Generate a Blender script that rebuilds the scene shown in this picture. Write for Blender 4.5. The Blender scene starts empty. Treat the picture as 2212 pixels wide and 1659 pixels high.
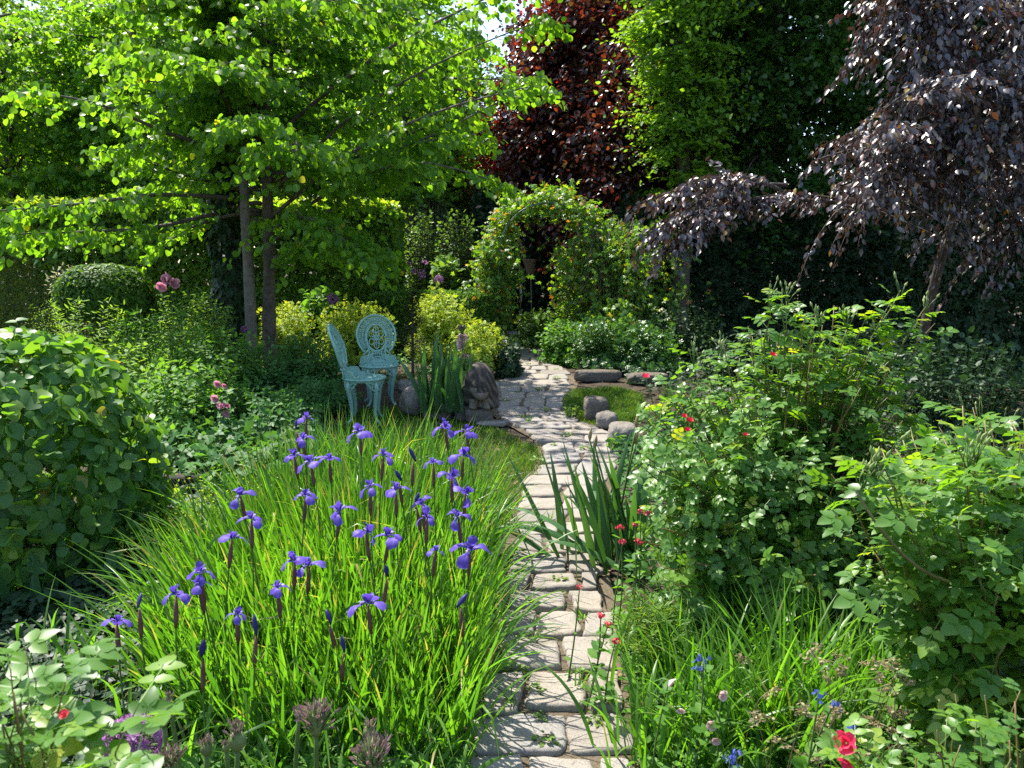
import bpy, math, numpy as np
from mathutils import Vector
R = math.radians
C = bpy.context.scene.collection
scn = bpy.context.scene

# ------------------------------------------------------------------ camera, sky, sun, exposure
CAM = np.array([0.0, 0.0, 1.65]); PITCH = R(9.7); F = 1671.0
cam = bpy.data.objects.new('camera', bpy.data.cameras.new('camera')); C.objects.link(cam)
cam.location = CAM; cam.rotation_euler = (R(90) - PITCH, 0, 0)
cam.data.sensor_width = 36; cam.data.lens = 36 * F / 2212
cam.data.clip_start = 0.05; cam.data.clip_end = 400
cam.data.dof.use_dof = True; cam.data.dof.focus_distance = 3.8; cam.data.dof.aperture_fstop = 9
scn.camera = cam
SUN_AZ, SUN_EL = R(-42), R(59)          # azimuth from +Y towards +X, elevation
w = bpy.data.worlds.new('World'); scn.world = w; w.use_nodes = True
nt = w.node_tree; nt.nodes.clear()
sky = nt.nodes.new('ShaderNodeTexSky'); sky.sky_type = 'NISHITA'; sky.sun_disc = False
sky.dust_density = 1.0; sky.ozone_density = .8; sky.sun_elevation = SUN_EL; sky.sun_rotation = SUN_AZ
bg = nt.nodes.new('ShaderNodeBackground'); bg.inputs[1].default_value = 0.15
wo = nt.nodes.new('ShaderNodeOutputWorld')
nt.links.new(sky.outputs[0], bg.inputs[0]); nt.links.new(bg.outputs[0], wo.inputs[0])
sun = bpy.data.objects.new('sun', bpy.data.lights.new('sun', 'SUN')); C.objects.link(sun)
sun.data.energy = 5.0; sun.data.angle = R(0.5); sun.data.color = (1.0, 0.95, 0.86)
SD = Vector((math.sin(SUN_AZ) * math.cos(SUN_EL), math.cos(SUN_AZ) * math.cos(SUN_EL), math.sin(SUN_EL)))
sun.rotation_euler = SD.to_track_quat('Z', 'Y').to_euler()
scn.view_settings.view_transform = 'Standard'; scn.view_settings.look = 'None'
scn.view_settings.exposure = 1.32; scn.view_settings.gamma = 1.0
scn.cycles.max_bounces = 7; scn.cycles.diffuse_bounces = 3; scn.cycles.glossy_bounces = 2
scn.cycles.transmission_bounces = 5; scn.cycles.sample_clamp_indirect = 6.0
scn.cycles.use_denoising = False

# ------------------------------------------------------------------ pixel (2212 x 1659) to world
def ray(px, py):
    u = (px - 1106) / F; v = (829.5 - py) / F
    return np.array([u, math.cos(PITCH) + v * math.sin(PITCH), -math.sin(PITCH) + v * math.cos(PITCH)])
def at(px, py, Y):
    d = ray(px, py); return CAM + d * (Y / d[1])
def atz(px, py, z=0.0):
    d = ray(px, py); return CAM + d * ((z - CAM[2]) / d[2])
def gx(px, Y):                       # x at depth Y of a pixel column (near the middle rows)
    return (px - 1106) / F * Y / math.cos(PITCH) * 0.985

rng = np.random.default_rng(7)
U = lambda a, b, n=None: rng.uniform(a, b, n)
def nrm(v):
    v = np.asarray(v, float); return v / np.maximum(np.linalg.norm(v, axis=-1, keepdims=True), 1e-9)

# ------------------------------------------------------------------ mesh collector
class M:
    def __init__(s): s.V = []; s.F = []; s.r = []; s.n = 0
    def add(s, V, faces, rnd=0.5, mat=0):
        V = np.asarray(V, float).reshape(-1, 3)
        for f in faces:
            s.F.append((np.asarray(f, np.int64) + s.n, mat))
        s.V.append(V); s.r.append(np.broadcast_to(np.asarray(rnd, float), (len(V),)).copy()); s.n += len(V)
    def build(s, name, mats, parent=None, loc=(0, 0, 0), smooth=True, kind=None):
        if not isinstance(mats, (list, tuple)): mats = [mats]
        org = np.array(parent['org'] if parent is not None else loc, float)
        V = np.concatenate(s.V) - org
        me = bpy.data.meshes.new(name)
        me.vertices.add(len(V)); me.vertices.foreach_set('co', V.astype(np.float32).ravel())
        loops = np.concatenate([f.ravel() for f, m in s.F])
        tot = np.concatenate([np.full(len(f), f.shape[1]) for f, m in s.F])
        mi = np.concatenate([np.full(len(f), m) for f, m in s.F])
        me.loops.add(len(loops)); me.loops.foreach_set('vertex_index', loops.astype(np.int32))
        me.polygons.add(len(tot))
        st = np.concatenate([[0], np.cumsum(tot)[:-1]])
        me.polygons.foreach_set('loop_start', st.astype(np.int32))
        me.update(calc_edges=True)
        me.polygons.foreach_set('material_index', mi.astype(np.int32))
        me.polygons.foreach_set('use_smooth', np.full(len(tot), smooth))
        a = me.attributes.new('rnd', 'FLOAT', 'POINT'); a.data.foreach_set('value', np.concatenate(s.r).astype(np.float32))
        for m in mats: me.materials.append(m)
        o = bpy.data.objects.new(name, me); C.objects.link(o)
        if parent is not None: o.parent = parent; o['org'] = [float(v) for v in org]
        else: o.location = loc; o['org'] = [float(v) for v in loc]
        if kind: o['kind'] = kind
        return o

def thing(name, label, cat, loc, group=None):
    o = bpy.data.objects.new(name, None); C.objects.link(o); o.empty_display_size = 0.1
    o.location = [float(v) for v in loc]; o['org'] = [float(v) for v in loc]; o['label'] = label; o['category'] = cat
    if group: o['group'] = group
    return o
def tag(o, label, cat, group=None):
    o['label'] = label; o['category'] = cat
    if group: o['group'] = group
    return o

# ------------------------------------------------------------------ geometry helpers
def scatter(mb, T, P, Yd, N, size, rnd=None, sx=None, mat=0):
    tv, faces = T
    P = np.asarray(P, float).reshape(-1, 3); n = len(P)
    if n == 0: return
    Yd = nrm(np.broadcast_to(Yd, (n, 3))); X = nrm(np.cross(Yd, np.broadcast_to(N, (n, 3)) + 1e-4)); Z = np.cross(X, Yd)
    size = np.broadcast_to(np.asarray(size, float), (n,)); sx = np.ones(n) if sx is None else np.broadcast_to(sx, (n,))
    rnd = rng.random(n) if rnd is None else np.broadcast_to(rnd, (n,))
    V = (P[:, None] + size[:, None, None] * (tv[None, :, 0:1] * sx[:, None, None] * X[:, None] + tv[None, :, 1:2] * Yd[:, None] + tv[None, :, 2:3] * Z[:, None]))
    k = len(tv); off = (np.arange(n) * k)[:, None, None]
    mb.add(V.reshape(-1, 3), [(np.asarray(f)[None] + off).reshape(-1, np.asarray(f).shape[1]) for f in faces], np.repeat(rnd, k), mat)

def leaf(ts, ws, fold=0.25, curl=0.15, stalk=0.0):
    """simple leaf: rows at ts with half widths ws, tip at 1; folded along the midrib, curled down at the tip"""
    v = [(0, stalk, 0)]; rows = []
    cz = lambda t: -curl * t * t
    for t, h in zip(ts, ws):
        y = stalk + t * (1 - stalk)
        rows.append(len(v)); v += [(-h, y, fold * h + cz(t)), (0, y, cz(t)), (h, y, fold * h + cz(t))]
    tip = len(v); v.append((0, 1, cz(1)))
    tri = [(0, rows[0] + 1, rows[0]), (0, rows[0] + 2, rows[0] + 1)]
    quad = []
    for a, b in zip(rows[:-1], rows[1:]):
        quad += [(a, a + 1, b + 1, b), (a + 1, a + 2, b + 2, b + 1)]
    l = rows[-1]; tri += [(l, l + 1, tip), (l + 1, l + 2, tip)]
    fs = [np.array(tri)] + ([np.array(quad)] if quad else [])
    return np.array(v, float), fs
def leaf6(wd=0.3, fold=0.25, t1=0.3, t2=0.68, w2=None):
    w2 = wd * 0.85 if w2 is None else w2
    v = np.array([(0, 0, 0), (-wd, t1, fold * wd), (-w2, t2, fold * w2), (0, 1, -.06), (w2, t2, fold * w2), (wd, t1, fold * wd)], float)
    return v, [np.array([(0, 3, 2, 1), (0, 5, 4, 3)])]
def fan(outline, cz=0.0, ez=0.08, c=(0, 0.35)):
    v = [(c[0], c[1], cz)] + [(x, y, ez * math.sin(i * 2.4)) for i, (x, y) in enumerate(outline)]
    n = len(outline)
    return np.array(v, float), [np.array([(0, 1 + i, 1 + (i + 1) % n) for i in range(n)])]
def combine(parts):
    """parts: list of (template, angle about Z, offset xy, scale)"""
    V = []; Fs = []; n = 0
    for (tv, fs), a, off, s in parts:
        c, sn = math.cos(a), math.sin(a)
        x = tv[:, 0] * c - tv[:, 1] * sn; y = tv[:, 0] * sn + tv[:, 1] * c
        V.append(np.stack([x * s + off[0], y * s + off[1], tv[:, 2] * s + (off[2] if len(off) > 2 else 0)], 1))
        for f in fs: Fs.append(f + n)
        n += len(tv)
    by = {}
    for f in Fs: by.setdefault(f.shape[1], []).append(f)
    return np.concatenate(V), [np.concatenate(x) for x in by.values()]

L_ROUND = leaf((.14, .45, .8), (.38, .50, .30), .2, .12)
L_OVAL = leaf((.2, .5, .8), (.24, .32, .2), .3, .18)
L_OVAL6 = leaf6(.3)
L_BEECH6 = leaf6(.33, .2)
L_LANCE6 = leaf6(.13, .3)
L_NEEDLE = leaf6(.07, .1)
L_PLUM = leaf((.3, .65), (.24, .24), .35, .22)
L_HAZEL = leaf((.1, .35, .62, .86), (.3, .47, .44, .2), .18, .2)
L_ROSE = leaf((.12, .42, .76), (.26, .37, .23), .22, .18)
L_IVY = fan([(0, 0), (-.28, -.08), (-.5, .2), (-.22, .36), (-.26, .66), (0, 1), (.26, .66), (.22, .36), (.5, .2), (.28, -.08)], .03)
sc = []
for i in range(15):
    a = R(-75) + i * R(330) / 14 + R(0)
    rr = .5 if i % 2 == 0 else .42
    sc.append((rr * math.sin(a + R(180) - R(90)) if False else rr * math.cos(a), .45 + rr * math.sin(a)))
L_MANTLE = fan(sc, -.08, .05, (0, .3))
L_PALM = combine([(leaf((.35, .7), (.17, .17), .3, .2), a, (0, 0), s) for a, s in ((0, .62), (.75, .56), (-.75, .56), (1.55, .42), (-1.55, .42))])
def rose_leaf(pairs):
    ps = [(L_ROSE, 0, (0, .72), .34)]
    for i in range(pairs):
        y = .68 - i * .26; s = .31 - .035 * i
        ps += [(L_ROSE, R(68), (-.01, y), s), (L_ROSE, R(-68), (.01, y), s)]
    rach = (np.array([(-.008, 0, 0), (.008, 0, 0), (.006, .74, 0), (-.006, .74, 0)], float), [np.array([(0, 1, 2, 3)])])
    ps.append((rach, 0, (0, 0), 1.0))
    return combine(ps)
L_ROSE5 = rose_leaf(2); L_ROSE7 = rose_leaf(3)
L_SPIREA = combine([(leaf6(.2, .3), a, (0, y), s) for a, y, s in ((.9, 0, .5), (-.9, .1, .5), (.7, .25, .5), (-.7, .32, .5), (0, .45, .55))])

def vtubes(mb, P, Rr, sides=3, rnd=None, mat=0):
    """n tubes of k points: P (n,k,3), Rr (n,k)"""
    P = np.asarray(P, float); n, k = P.shape[:2]; Rr = np.broadcast_to(Rr, (n, k))
    T = np.gradient(P, axis=1); T = nrm(T)
    ref = np.where(np.abs(nrm(P[:, -1:] - P[:, :1])[..., 2:3]) > .8, np.array([1., 0, 0]), np.array([0, 0, 1.]))
    A = nrm(np.cross(T, ref)); B = np.cross(T, A)
    th = np.arange(sides) * 2 * math.pi / sides
    V = P[:, :, None] + Rr[:, :, None, None] * (np.cos(th)[None, None, :, None] * A[:, :, None] + np.sin(th)[None, None, :, None] * B[:, :, None])
    i = np.arange(k - 1)[:, None]; j = np.arange(sides)[None]
    q = np.stack([i * sides + j, i * sides + (j + 1) % sides, (i + 1) * sides + (j + 1) % sides, (i + 1) * sides + j], -1).reshape(-1, 4)
    off = (np.arange(n) * k * sides)[:, None, None]
    rnd = rng.random(n) if rnd is None else np.broadcast_to(rnd, (n,))
    fs = [(q[None] + off).reshape(-1, 4)]
    if sides > 3:
        cap = np.stack([np.arange(sides)[::-1], (k - 1) * sides + np.arange(sides)])
        fs.append((cap[None] + off).reshape(-1, sides))
    mb.add(V.reshape(-1, 3), fs, np.repeat(rnd, k * sides), mat)
def tube(mb, pts, rad, sides=8, rnd=.5, mat=0):
    pts = np.asarray(pts, float); vtubes(mb, pts[None], np.broadcast_to(rad, (len(pts),))[None], sides, rnd, mat)
def spline(pts, n):
    pts = np.asarray(pts, float); k = len(pts)
    t = np.linspace(0, k - 1, n); i = np.minimum(t.astype(int), k - 2); f = (t - i)[:, None]
    p0 = pts[np.maximum(i - 1, 0)]; p1 = pts[i]; p2 = pts[i + 1]; p3 = pts[np.minimum(i + 2, k - 1)]
    return .5 * ((2 * p1) + (-p0 + p2) * f + (2 * p0 - 5 * p1 + 4 * p2 - p3) * f ** 2 + (-p0 + 3 * p1 - 3 * p2 + p3) * f ** 3)

def blades(mb, base, az, lean, length, width, droop, nseg=6, rnd=None, twist=None, fold=0.0, mat=0, power=1.6, kink=None, dead=0.0):
    base = np.asarray(base, float).reshape(-1, 3); n = len(base)
    bc = lambda a: np.broadcast_to(np.asarray(a, float), (n,))
    az, lean, length, width, droop = map(bc, (az, lean, length, width, droop))
    t = np.linspace(0, 1, nseg + 1)
    th = R(90) - lean[:, None] - droop[:, None] * t[None] ** power
    if kink is not None:
        th = th - np.where(t[None] > kink[:, None], U(1.0, 1.9, n)[:, None], 0)
    seg = length[:, None] / nseg
    h = np.cumsum(np.concatenate([np.zeros((n, 1)), np.cos((th[:, :-1] + th[:, 1:]) / 2) * seg], 1), 1)
    z = np.cumsum(np.concatenate([np.zeros((n, 1)), np.sin((th[:, :-1] + th[:, 1:]) / 2) * seg], 1), 1)
    d = np.stack([np.sin(az), np.cos(az), np.zeros(n)], 1)
    Pc = base[:, None] + h[..., None] * d[:, None] + z[..., None] * np.array([0, 0, 1.])
    tw = U(-1.2, 1.2, n) if twist is None else bc(twist)
    side = np.stack([np.cos(az), -np.sin(az), np.zeros(n)], 1)
    up = np.stack([-np.sin(th)[..., None] * d[:, None, :]], 0)[0] + np.cos(th)[..., None] * np.array([0, 0, 1.])
    W = np.cos(tw)[:, None, None] * side[:, None] + np.sin(tw)[:, None, None] * up
    prof = np.minimum(1, .55 + 2.2 * t) * (1 - t ** 3.2) + .03
    hw = .5 * width[:, None] * prof[None]
    L = Pc - W * hw[..., None]; Rr = Pc + W * hw[..., None]
    rnd = rng.random(n) if rnd is None else bc(rnd)
    if fold:
        nv = np.cross(W, np.gradient(Pc, axis=1)); nv = nrm(nv)
        Mid = Pc + nv * (hw * fold)[..., None]
        V = np.stack([L, Mid, Rr], 2); kk = 3
        i = np.arange(nseg)
        q = np.concatenate([np.stack([i * 3, i * 3 + 1, i * 3 + 4, i * 3 + 3], 1), np.stack([i * 3 + 1, i * 3 + 2, i * 3 + 5, i * 3 + 4], 1)])
    else:
        V = np.stack([L, Rr], 2); kk = 2; i = np.arange(nseg)
        q = np.stack([i * 2, i * 2 + 1, i * 2 + 3, i * 2 + 2], 1)
    nv_ = (nseg + 1) * kk; rv = np.repeat(rnd[:, None], nseg + 1, 1) + rng.normal(0, .05, (n, nseg + 1))
    if dead: tipn = np.where(rng.random(n) < dead, U(.05, .3, n), 0); rv = np.where(t[None] > 1 - tipn[:, None], 1.0, np.minimum(rv, .97))
    mb.add(V.reshape(-1, 3), [(q[None] + (np.arange(n) * nv_)[:, None, None]).reshape(-1, 4)], np.repeat(np.clip(rv, 0, 1).ravel(), kk), mat)
    return Pc

def in_poly(n, poly):
    poly = np.asarray(poly, float)[:, :2]; lo, hi = poly.min(0), poly.max(0); out = []
    tot = 0
    while tot < n:
        p = rng.uniform(lo, hi, (n * 2, 2)); c = np.zeros(len(p), bool); j = len(poly) - 1
        for i in range(len(poly)):
            a, b = poly[i], poly[j]
            if a[1] != b[1]:
                c ^= ((a[1] > p[:, 1]) != (b[1] > p[:, 1])) & (p[:, 0] < (b[0] - a[0]) * (p[:, 1] - a[1]) / (b[1] - a[1]) + a[0])
            j = i
        out.append(p[c]); tot += c.sum()
    return np.concatenate(out)[:n]
def gpoly(px): return [atz(*p)[:2] for p in px]

def vnoise(P, f=1.0, seed=0):
    """smooth pseudo noise from sines, about -1..1"""
    r = np.random.default_rng(seed); s = np.zeros(len(P))
    for k in range(7):
        d = nrm(r.normal(size=3)); s += np.sin(P @ d * f * r.uniform(.7, 2.2) + r.uniform(0, 6.28)) * (1 if k < 4 else .5)
    return s / 3.2

# ------------------------------------------------------------------ materials
def mat(name):
    m = bpy.data.materials.new(name); m.use_nodes = True
    return m, m.node_tree, m.node_tree.nodes['Principled BSDF'], m.node_tree.nodes['Material Output']
def ramp(nt, fac, cols):
    n = nt.nodes.new('ShaderNodeValToRGB'); e = n.color_ramp.elements
    cols = [c if len(c) == 2 and not np.isscalar(c[1]) else (i / max(1, len(cols) - 1), c) for i, c in enumerate(cols)]
    while len(e) < len(cols): e.new(0.5)
    for el, (p, c) in zip(e, cols): el.position = p; el.color = (*c, 1)
    nt.links.new(fac, n.inputs[0]); return n.outputs[0]
def noise(nt, scale, detail=4, rough=.55, vec=None):
    n = nt.nodes.new('ShaderNodeTexNoise'); n.inputs['Scale'].default_value = scale; n.inputs['Detail'].default_value = detail; n.inputs['Roughness'].default_value = rough
    if vec is None:
        g = nt.nodes.new('ShaderNodeNewGeometry'); vec = g.outputs['Position']
    nt.links.new(vec, n.inputs['Vector']); return n.outputs['Fac']
def attr(nt, name='rnd'):
    a = nt.nodes.new('ShaderNodeAttribute'); a.attribute_name = name; return a.outputs['Fac']
def mixc(nt, fac, a, b, blend='MIX'):
    n = nt.nodes.new('ShaderNodeMix'); n.data_type = 'RGBA'; n.blend_type = blend; n.clamp_result = False
    for s, v in ((0, fac), (6, a), (7, b)):
        if hasattr(v, 'links'): nt.links.new(v, n.inputs[s])
        elif s == 0: n.inputs[0].default_value = v
        else: n.inputs[s].default_value = (*v, 1)
    return n.outputs[2]
def bump(nt, p, h, strength=.4, dist=.01):
    b = nt.nodes.new('ShaderNodeBump'); b.inputs['Strength'].default_value = strength; b.inputs['Distance'].default_value = dist
    nt.links.new(h, b.inputs['Height']); nt.links.new(b.outputs[0], p.inputs['Normal'])
def leafmat(name, cols, tint=(1.5, 1.45, .55), trans=.45, rough=.42, spec=.4, patch=1.2, patch_amt=.35):
    m, nt, p, out = mat(name)
    base = ramp(nt, attr(nt), cols)
    nz = noise(nt, patch, 2)
    dark = mixc(nt, 1.0, base, (1 - patch_amt, 1 - patch_amt * .8, 1 - patch_amt * .9), 'MULTIPLY')
    lite = mixc(nt, 1.0, base, (1 + patch_amt, 1 + patch_amt * .8, 1 + patch_amt * .4), 'MULTIPLY')
    col = mixc(nt, nz, dark, lite)
    nt.links.new(col, p.inputs['Base Color']); p.inputs['Roughness'].default_value = rough
    p.inputs['Specular IOR Level'].default_value = spec
    tr = nt.nodes.new('ShaderNodeBsdfTranslucent'); nt.links.new(mixc(nt, 1.0, col, tint, 'MULTIPLY'), tr.inputs[0])
    mx = nt.nodes.new('ShaderNodeMixShader'); mx.inputs[0].default_value = trans
    nt.links.new(p.outputs[0], mx.inputs[1]); nt.links.new(tr.outputs[0], mx.inputs[2]); nt.links.new(mx.outputs[0], out.inputs[0])
    return m
def plain(name, a, b, scale=20, rough=.8, spec=.3, bmp=.3, bscale=None, dist=.01, metal=0):
    m, nt, p, out = mat(name)
    nz = noise(nt, scale, 6)
    nt.links.new(ramp(nt, nz, [(.3, a), (.7, b)]), p.inputs['Base Color'])
    p.inputs['Roughness'].default_value = rough; p.inputs['Specular IOR Level'].default_value = spec; p.inputs['Metallic'].default_value = metal
    if bmp: bump(nt, p, noise(nt, bscale or scale * 2, 6), bmp, dist)
    return m

G = {}
G['katsura'] = leafmat('katsura leaf', [(0, (.065, .165, .022)), (.6, (.105, .24, .028)), (.985, (.15, .29, .03)), (1, (.3, .3, .03))], (2.4, 2.1, .5), .6, .42, .3, .8)
G['backtree'] = leafmat('back tree leaf', [(.08, .17, .022), (.14, .26, .035)], (1.9, 1.7, .5), .5, .45, .35, .5)
G['hornbeamlit'] = leafmat('sunlit hornbeam leaf', [(.08, .19, .02), (.15, .29, .03)], (2.2, 1.9, .5), .5, .45, .3, .5)  # lighter copy of the hornbeam leaf, sunlight put into the colour
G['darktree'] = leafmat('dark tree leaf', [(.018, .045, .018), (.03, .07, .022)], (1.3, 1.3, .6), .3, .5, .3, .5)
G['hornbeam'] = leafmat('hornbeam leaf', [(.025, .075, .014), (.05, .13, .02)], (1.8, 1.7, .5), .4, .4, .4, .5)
G['copper'] = leafmat('copper leaf', [(0, (.03, .016, .016)), (.6, (.05, .018, .018)), (.78, (.10, .02, .018)), (.88, (.05, .06, .02)), (1, (.17, .035, .02))], (2.7, 1.3, .7), .36, .33, .6, .5)
G['redtop'] = leafmat('red maple leaf', [(.10, .012, .016), (.2, .022, .025)], (2.4, 1.1, .8), .5, .35, .5, .5)
G['plum'] = leafmat('plum leaf', [(0, (.034, .03, .034)), (.85, (.056, .042, .046)), (.95, (.11, .03, .025)), (.975, (.2, .12, .02)), (1, (.2, .14, .02))], (2.2, 1.3, .8), .15, .38, 1.0, .5)
G['hedge'] = leafmat('hedge leaf', [(.06, .15, .02), (.12, .23, .028)], (2.3, 1.9, .45), .45, .45, .3, .7)
G['hedgelit'] = leafmat('sunlit hedge shoot leaf', [(.16, .28, .035), (.28, .38, .06)], (2.0, 1.8, .5), .5, .45, .3, .7)  # lighter hedge leaf, sun on the hedge top put into its colour
G['box'] = leafmat('box leaf', [(.045, .115, .018), (.085, .18, .026)], (1.9, 1.7, .5), .4, .5, .25, 2)
G['yew'] = leafmat('yew needle', [(.022, .042, .008), (.045, .065, .012)], (1.5, 1.4, .5), .25, .5, .3, 2)
G['gold'] = leafmat('golden spirea leaf', [(0, (.22, .34, .04)), (.6, (.35, .46, .06)), (1, (.48, .54, .08))], (1.5, 1.4, .4), .42, .5, .25, 2, .25)
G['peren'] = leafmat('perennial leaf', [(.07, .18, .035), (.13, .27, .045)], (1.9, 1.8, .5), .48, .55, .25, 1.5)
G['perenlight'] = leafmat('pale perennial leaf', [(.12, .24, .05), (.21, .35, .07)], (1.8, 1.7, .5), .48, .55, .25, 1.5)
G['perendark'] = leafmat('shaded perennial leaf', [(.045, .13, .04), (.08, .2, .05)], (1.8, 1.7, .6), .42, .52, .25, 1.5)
G['hazel'] = leafmat('hazel leaf', [(0, (.06, .15, .04)), (.8, (.095, .215, .045)), (.985, (.16, .27, .04)), (1, (.26, .19, .05))], (2.2, 2.0, .45), .48, .45, .35, 1.6)
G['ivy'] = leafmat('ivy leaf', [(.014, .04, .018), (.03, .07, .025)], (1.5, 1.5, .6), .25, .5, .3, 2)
G['creeper'] = leafmat('creeper leaf', [(0, (.07, .18, .035)), (.6, (.12, .26, .04)), (.92, (.22, .32, .045)), (.96, (.3, .16, .04)), (1, (.32, .12, .03))], (2.2, 1.9, .45), .5, .4, .45, 1.2)
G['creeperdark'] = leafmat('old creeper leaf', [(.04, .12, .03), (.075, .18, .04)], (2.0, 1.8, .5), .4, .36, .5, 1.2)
G['rose'] = leafmat('rose leaf', [(0, (.06, .15, .03)), (.65, (.095, .21, .032)), (.9, (.16, .28, .035)), (.99, (.24, .28, .04)), (1, (.26, .09, .03))], (2.3, 2.1, .35), .46, .4, .45, 2.5)
G['blade'] = leafmat('iris blade', [(0, (.045, .12, .02)), (.3, (.07, .17, .022)), (.9, (.115, .235, .028)), (.985, (.14, .26, .04)), (1, (.27, .23, .09))], (1.75, 2.0, .5), .5, .38, .4, 2)
G['sword'] = leafmat('sword leaf', [(.035, .10, .045), (.07, .16, .06)], (1.7, 1.8, .4), .35, .4, .4, 3)
G['grass'] = leafmat('lawn blade', [(0, (.05, .13, .014)), (.85, (.09, .2, .02)), (1, (.2, .2, .06))], (1.9, 1.7, .5), .4, .5, .25, 1.5)
G['weed'] = leafmat('weed leaf', [(.08, .18, .03), (.16, .25, .05)], (1.8, 1.6, .5), .4, .45, .3, 4)
G['mantle'] = leafmat('lady mantle leaf', [(.09, .2, .05), (.16, .28, .06)], (1.8, 1.6, .45), .42, .45, .35, 3)
G['stemgreen'] = leafmat('green stalk', [(.06, .13, .03), (.12, .18, .05)], (1.3, 1.3, .6), .15, .5, .3, 4)
G['cane'] = leafmat('rose cane', [(.10, .13, .03), (.16, .10, .04)], (1.2, 1.1, .6), .1, .45, .4, 4)
G['violet'] = leafmat('iris petal', [(0, (.07, .04, .32)), (.5, (.15, .095, .50)), (1, (.36, .28, .70))], (1.25, 1.1, 1.35), .42, .5, .2, 9, .2)
G['violetdark'] = leafmat('iris bud', [(.03, .025, .16), (.05, .035, .22)], (1.2, 1.0, 1.3), .3, .5, .3, 9)
G['signal'] = leafmat('iris throat', [(.45, .38, .4), (.5, .4, .62)], (1.1, 1.0, 1.1), .35, .5, .2, 9)
G['spathe'] = plain('iris spathe', (.09, .03, .03), (.13, .07, .05), 40, .7)
G['allium'] = leafmat('allium floret', [(.25, .09, .28), (.42, .2, .45)], (1.3, 1.0, 1.3), .35, .5, .3, 9)
G['alliumdull'] = leafmat('allium bud', [(.16, .10, .12), (.26, .16, .2)], (1.2, 1.1, 1.0), .3, .5, .3, 9)
G['alliumgreen'] = leafmat('allium pod', [(.14, .2, .07), (.22, .27, .11)], (1.2, 1.3, .7), .3, .5, .3, 9)
G['pink'] = leafmat('pink petal', [(.5, .2, .34), (.62, .34, .45)], (1.2, 1.0, 1.1), .4, .5, .3, 9)
G['palepink'] = leafmat('pale pink petal', [(.6, .42, .48), (.7, .55, .58)], (1.1, 1.0, 1.05), .4, .5, .3, 9)
G['red'] = leafmat('red petal', [(.5, .02, .035), (.62, .05, .08)], (1.2, .9, .9), .35, .45, .3, 9)
G['coral'] = leafmat('coral valerian', [(.55, .04, .07), (.6, .1, .13)], (1.2, .9, .9), .35, .5, .3, 9)
G['rosepink'] = leafmat('rose petal', [(.72, .035, .12), (.8, .08, .16)], (1.2, .9, .9), .4, .45, .3, 9, .15)
G['blue'] = leafmat('blue bell', [(.08, .12, .5), (.16, .2, .6)], (1.1, 1.1, 1.2), .35, .5, .3, 9)
G['mauve'] = leafmat('mauve petal', [(.36, .14, .36), (.5, .28, .5)], (1.2, 1.0, 1.2), .4, .5, .3, 5)
G['cream'] = leafmat('cream plume', [(.5, .48, .3), (.6, .58, .4)], (1.1, 1.1, .9), .4, .5, .2, 5)
G['seed'] = leafmat('grass seedhead', [(.24, .2, .12), (.34, .3, .18)], (1.2, 1.1, .8), .35, .6, .2, 5)
G['rosebud'] = leafmat('rose bud', [(.17, .26, .08), (.27, .31, .12)], (1.1, 1.1, .7), .2, .5, .3, 6)
G['bark'] = plain('bark', (.06, .05, .042), (.15, .125, .105), 14, .9, .2, .7, 30, .02)
G['barkpale'] = plain('pale bark', (.11, .095, .085), (.2, .175, .15), 14, .9, .2, .6, 30, .02)
G['twig'] = plain('twig bark', (.045, .035, .028), (.09, .07, .055), 20, .9, .2, 0)
G['soil'] = None

def soilmat():
    m, nt, p, out = mat('soil')
    a = noise(nt, 3, 6); b = noise(nt, 60, 5, .7)
    c1 = ramp(nt, a, [(.3, (.035, .026, .018)), (.7, (.085, .062, .042))])
    c = mixc(nt, .5, c1, ramp(nt, b, [(.35, (.03, .022, .015)), (.6, (.09, .07, .05)), (.8, (.2, .165, .12))]))
    nt.links.new(c, p.inputs['Base Color']); p.inputs['Roughness'].default_value = .95; p.inputs['Specular IOR Level'].default_value = .15
    bump(nt, p, b, .8, .02); return m
G['soil'] = soilmat()
def sandmat():
    m, nt, p, out = mat('sandy joint soil'); a = noise(nt, 5, 5); b = noise(nt, 90, 5, .75)
    c = mixc(nt, .55, ramp(nt, a, [(.35, (.07, .055, .035)), (.65, (.19, .15, .10))]), ramp(nt, b, [(.35, (.04, .032, .022)), (.6, (.17, .135, .095)), (.8, (.32, .27, .2))]))
    nt.links.new(c, p.inputs['Base Color']); p.inputs['Roughness'].default_value = .95; p.inputs['Specular IOR Level'].default_value = .1; bump(nt, p, b, .9, .012); return m
G['sand'] = sandmat()
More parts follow.
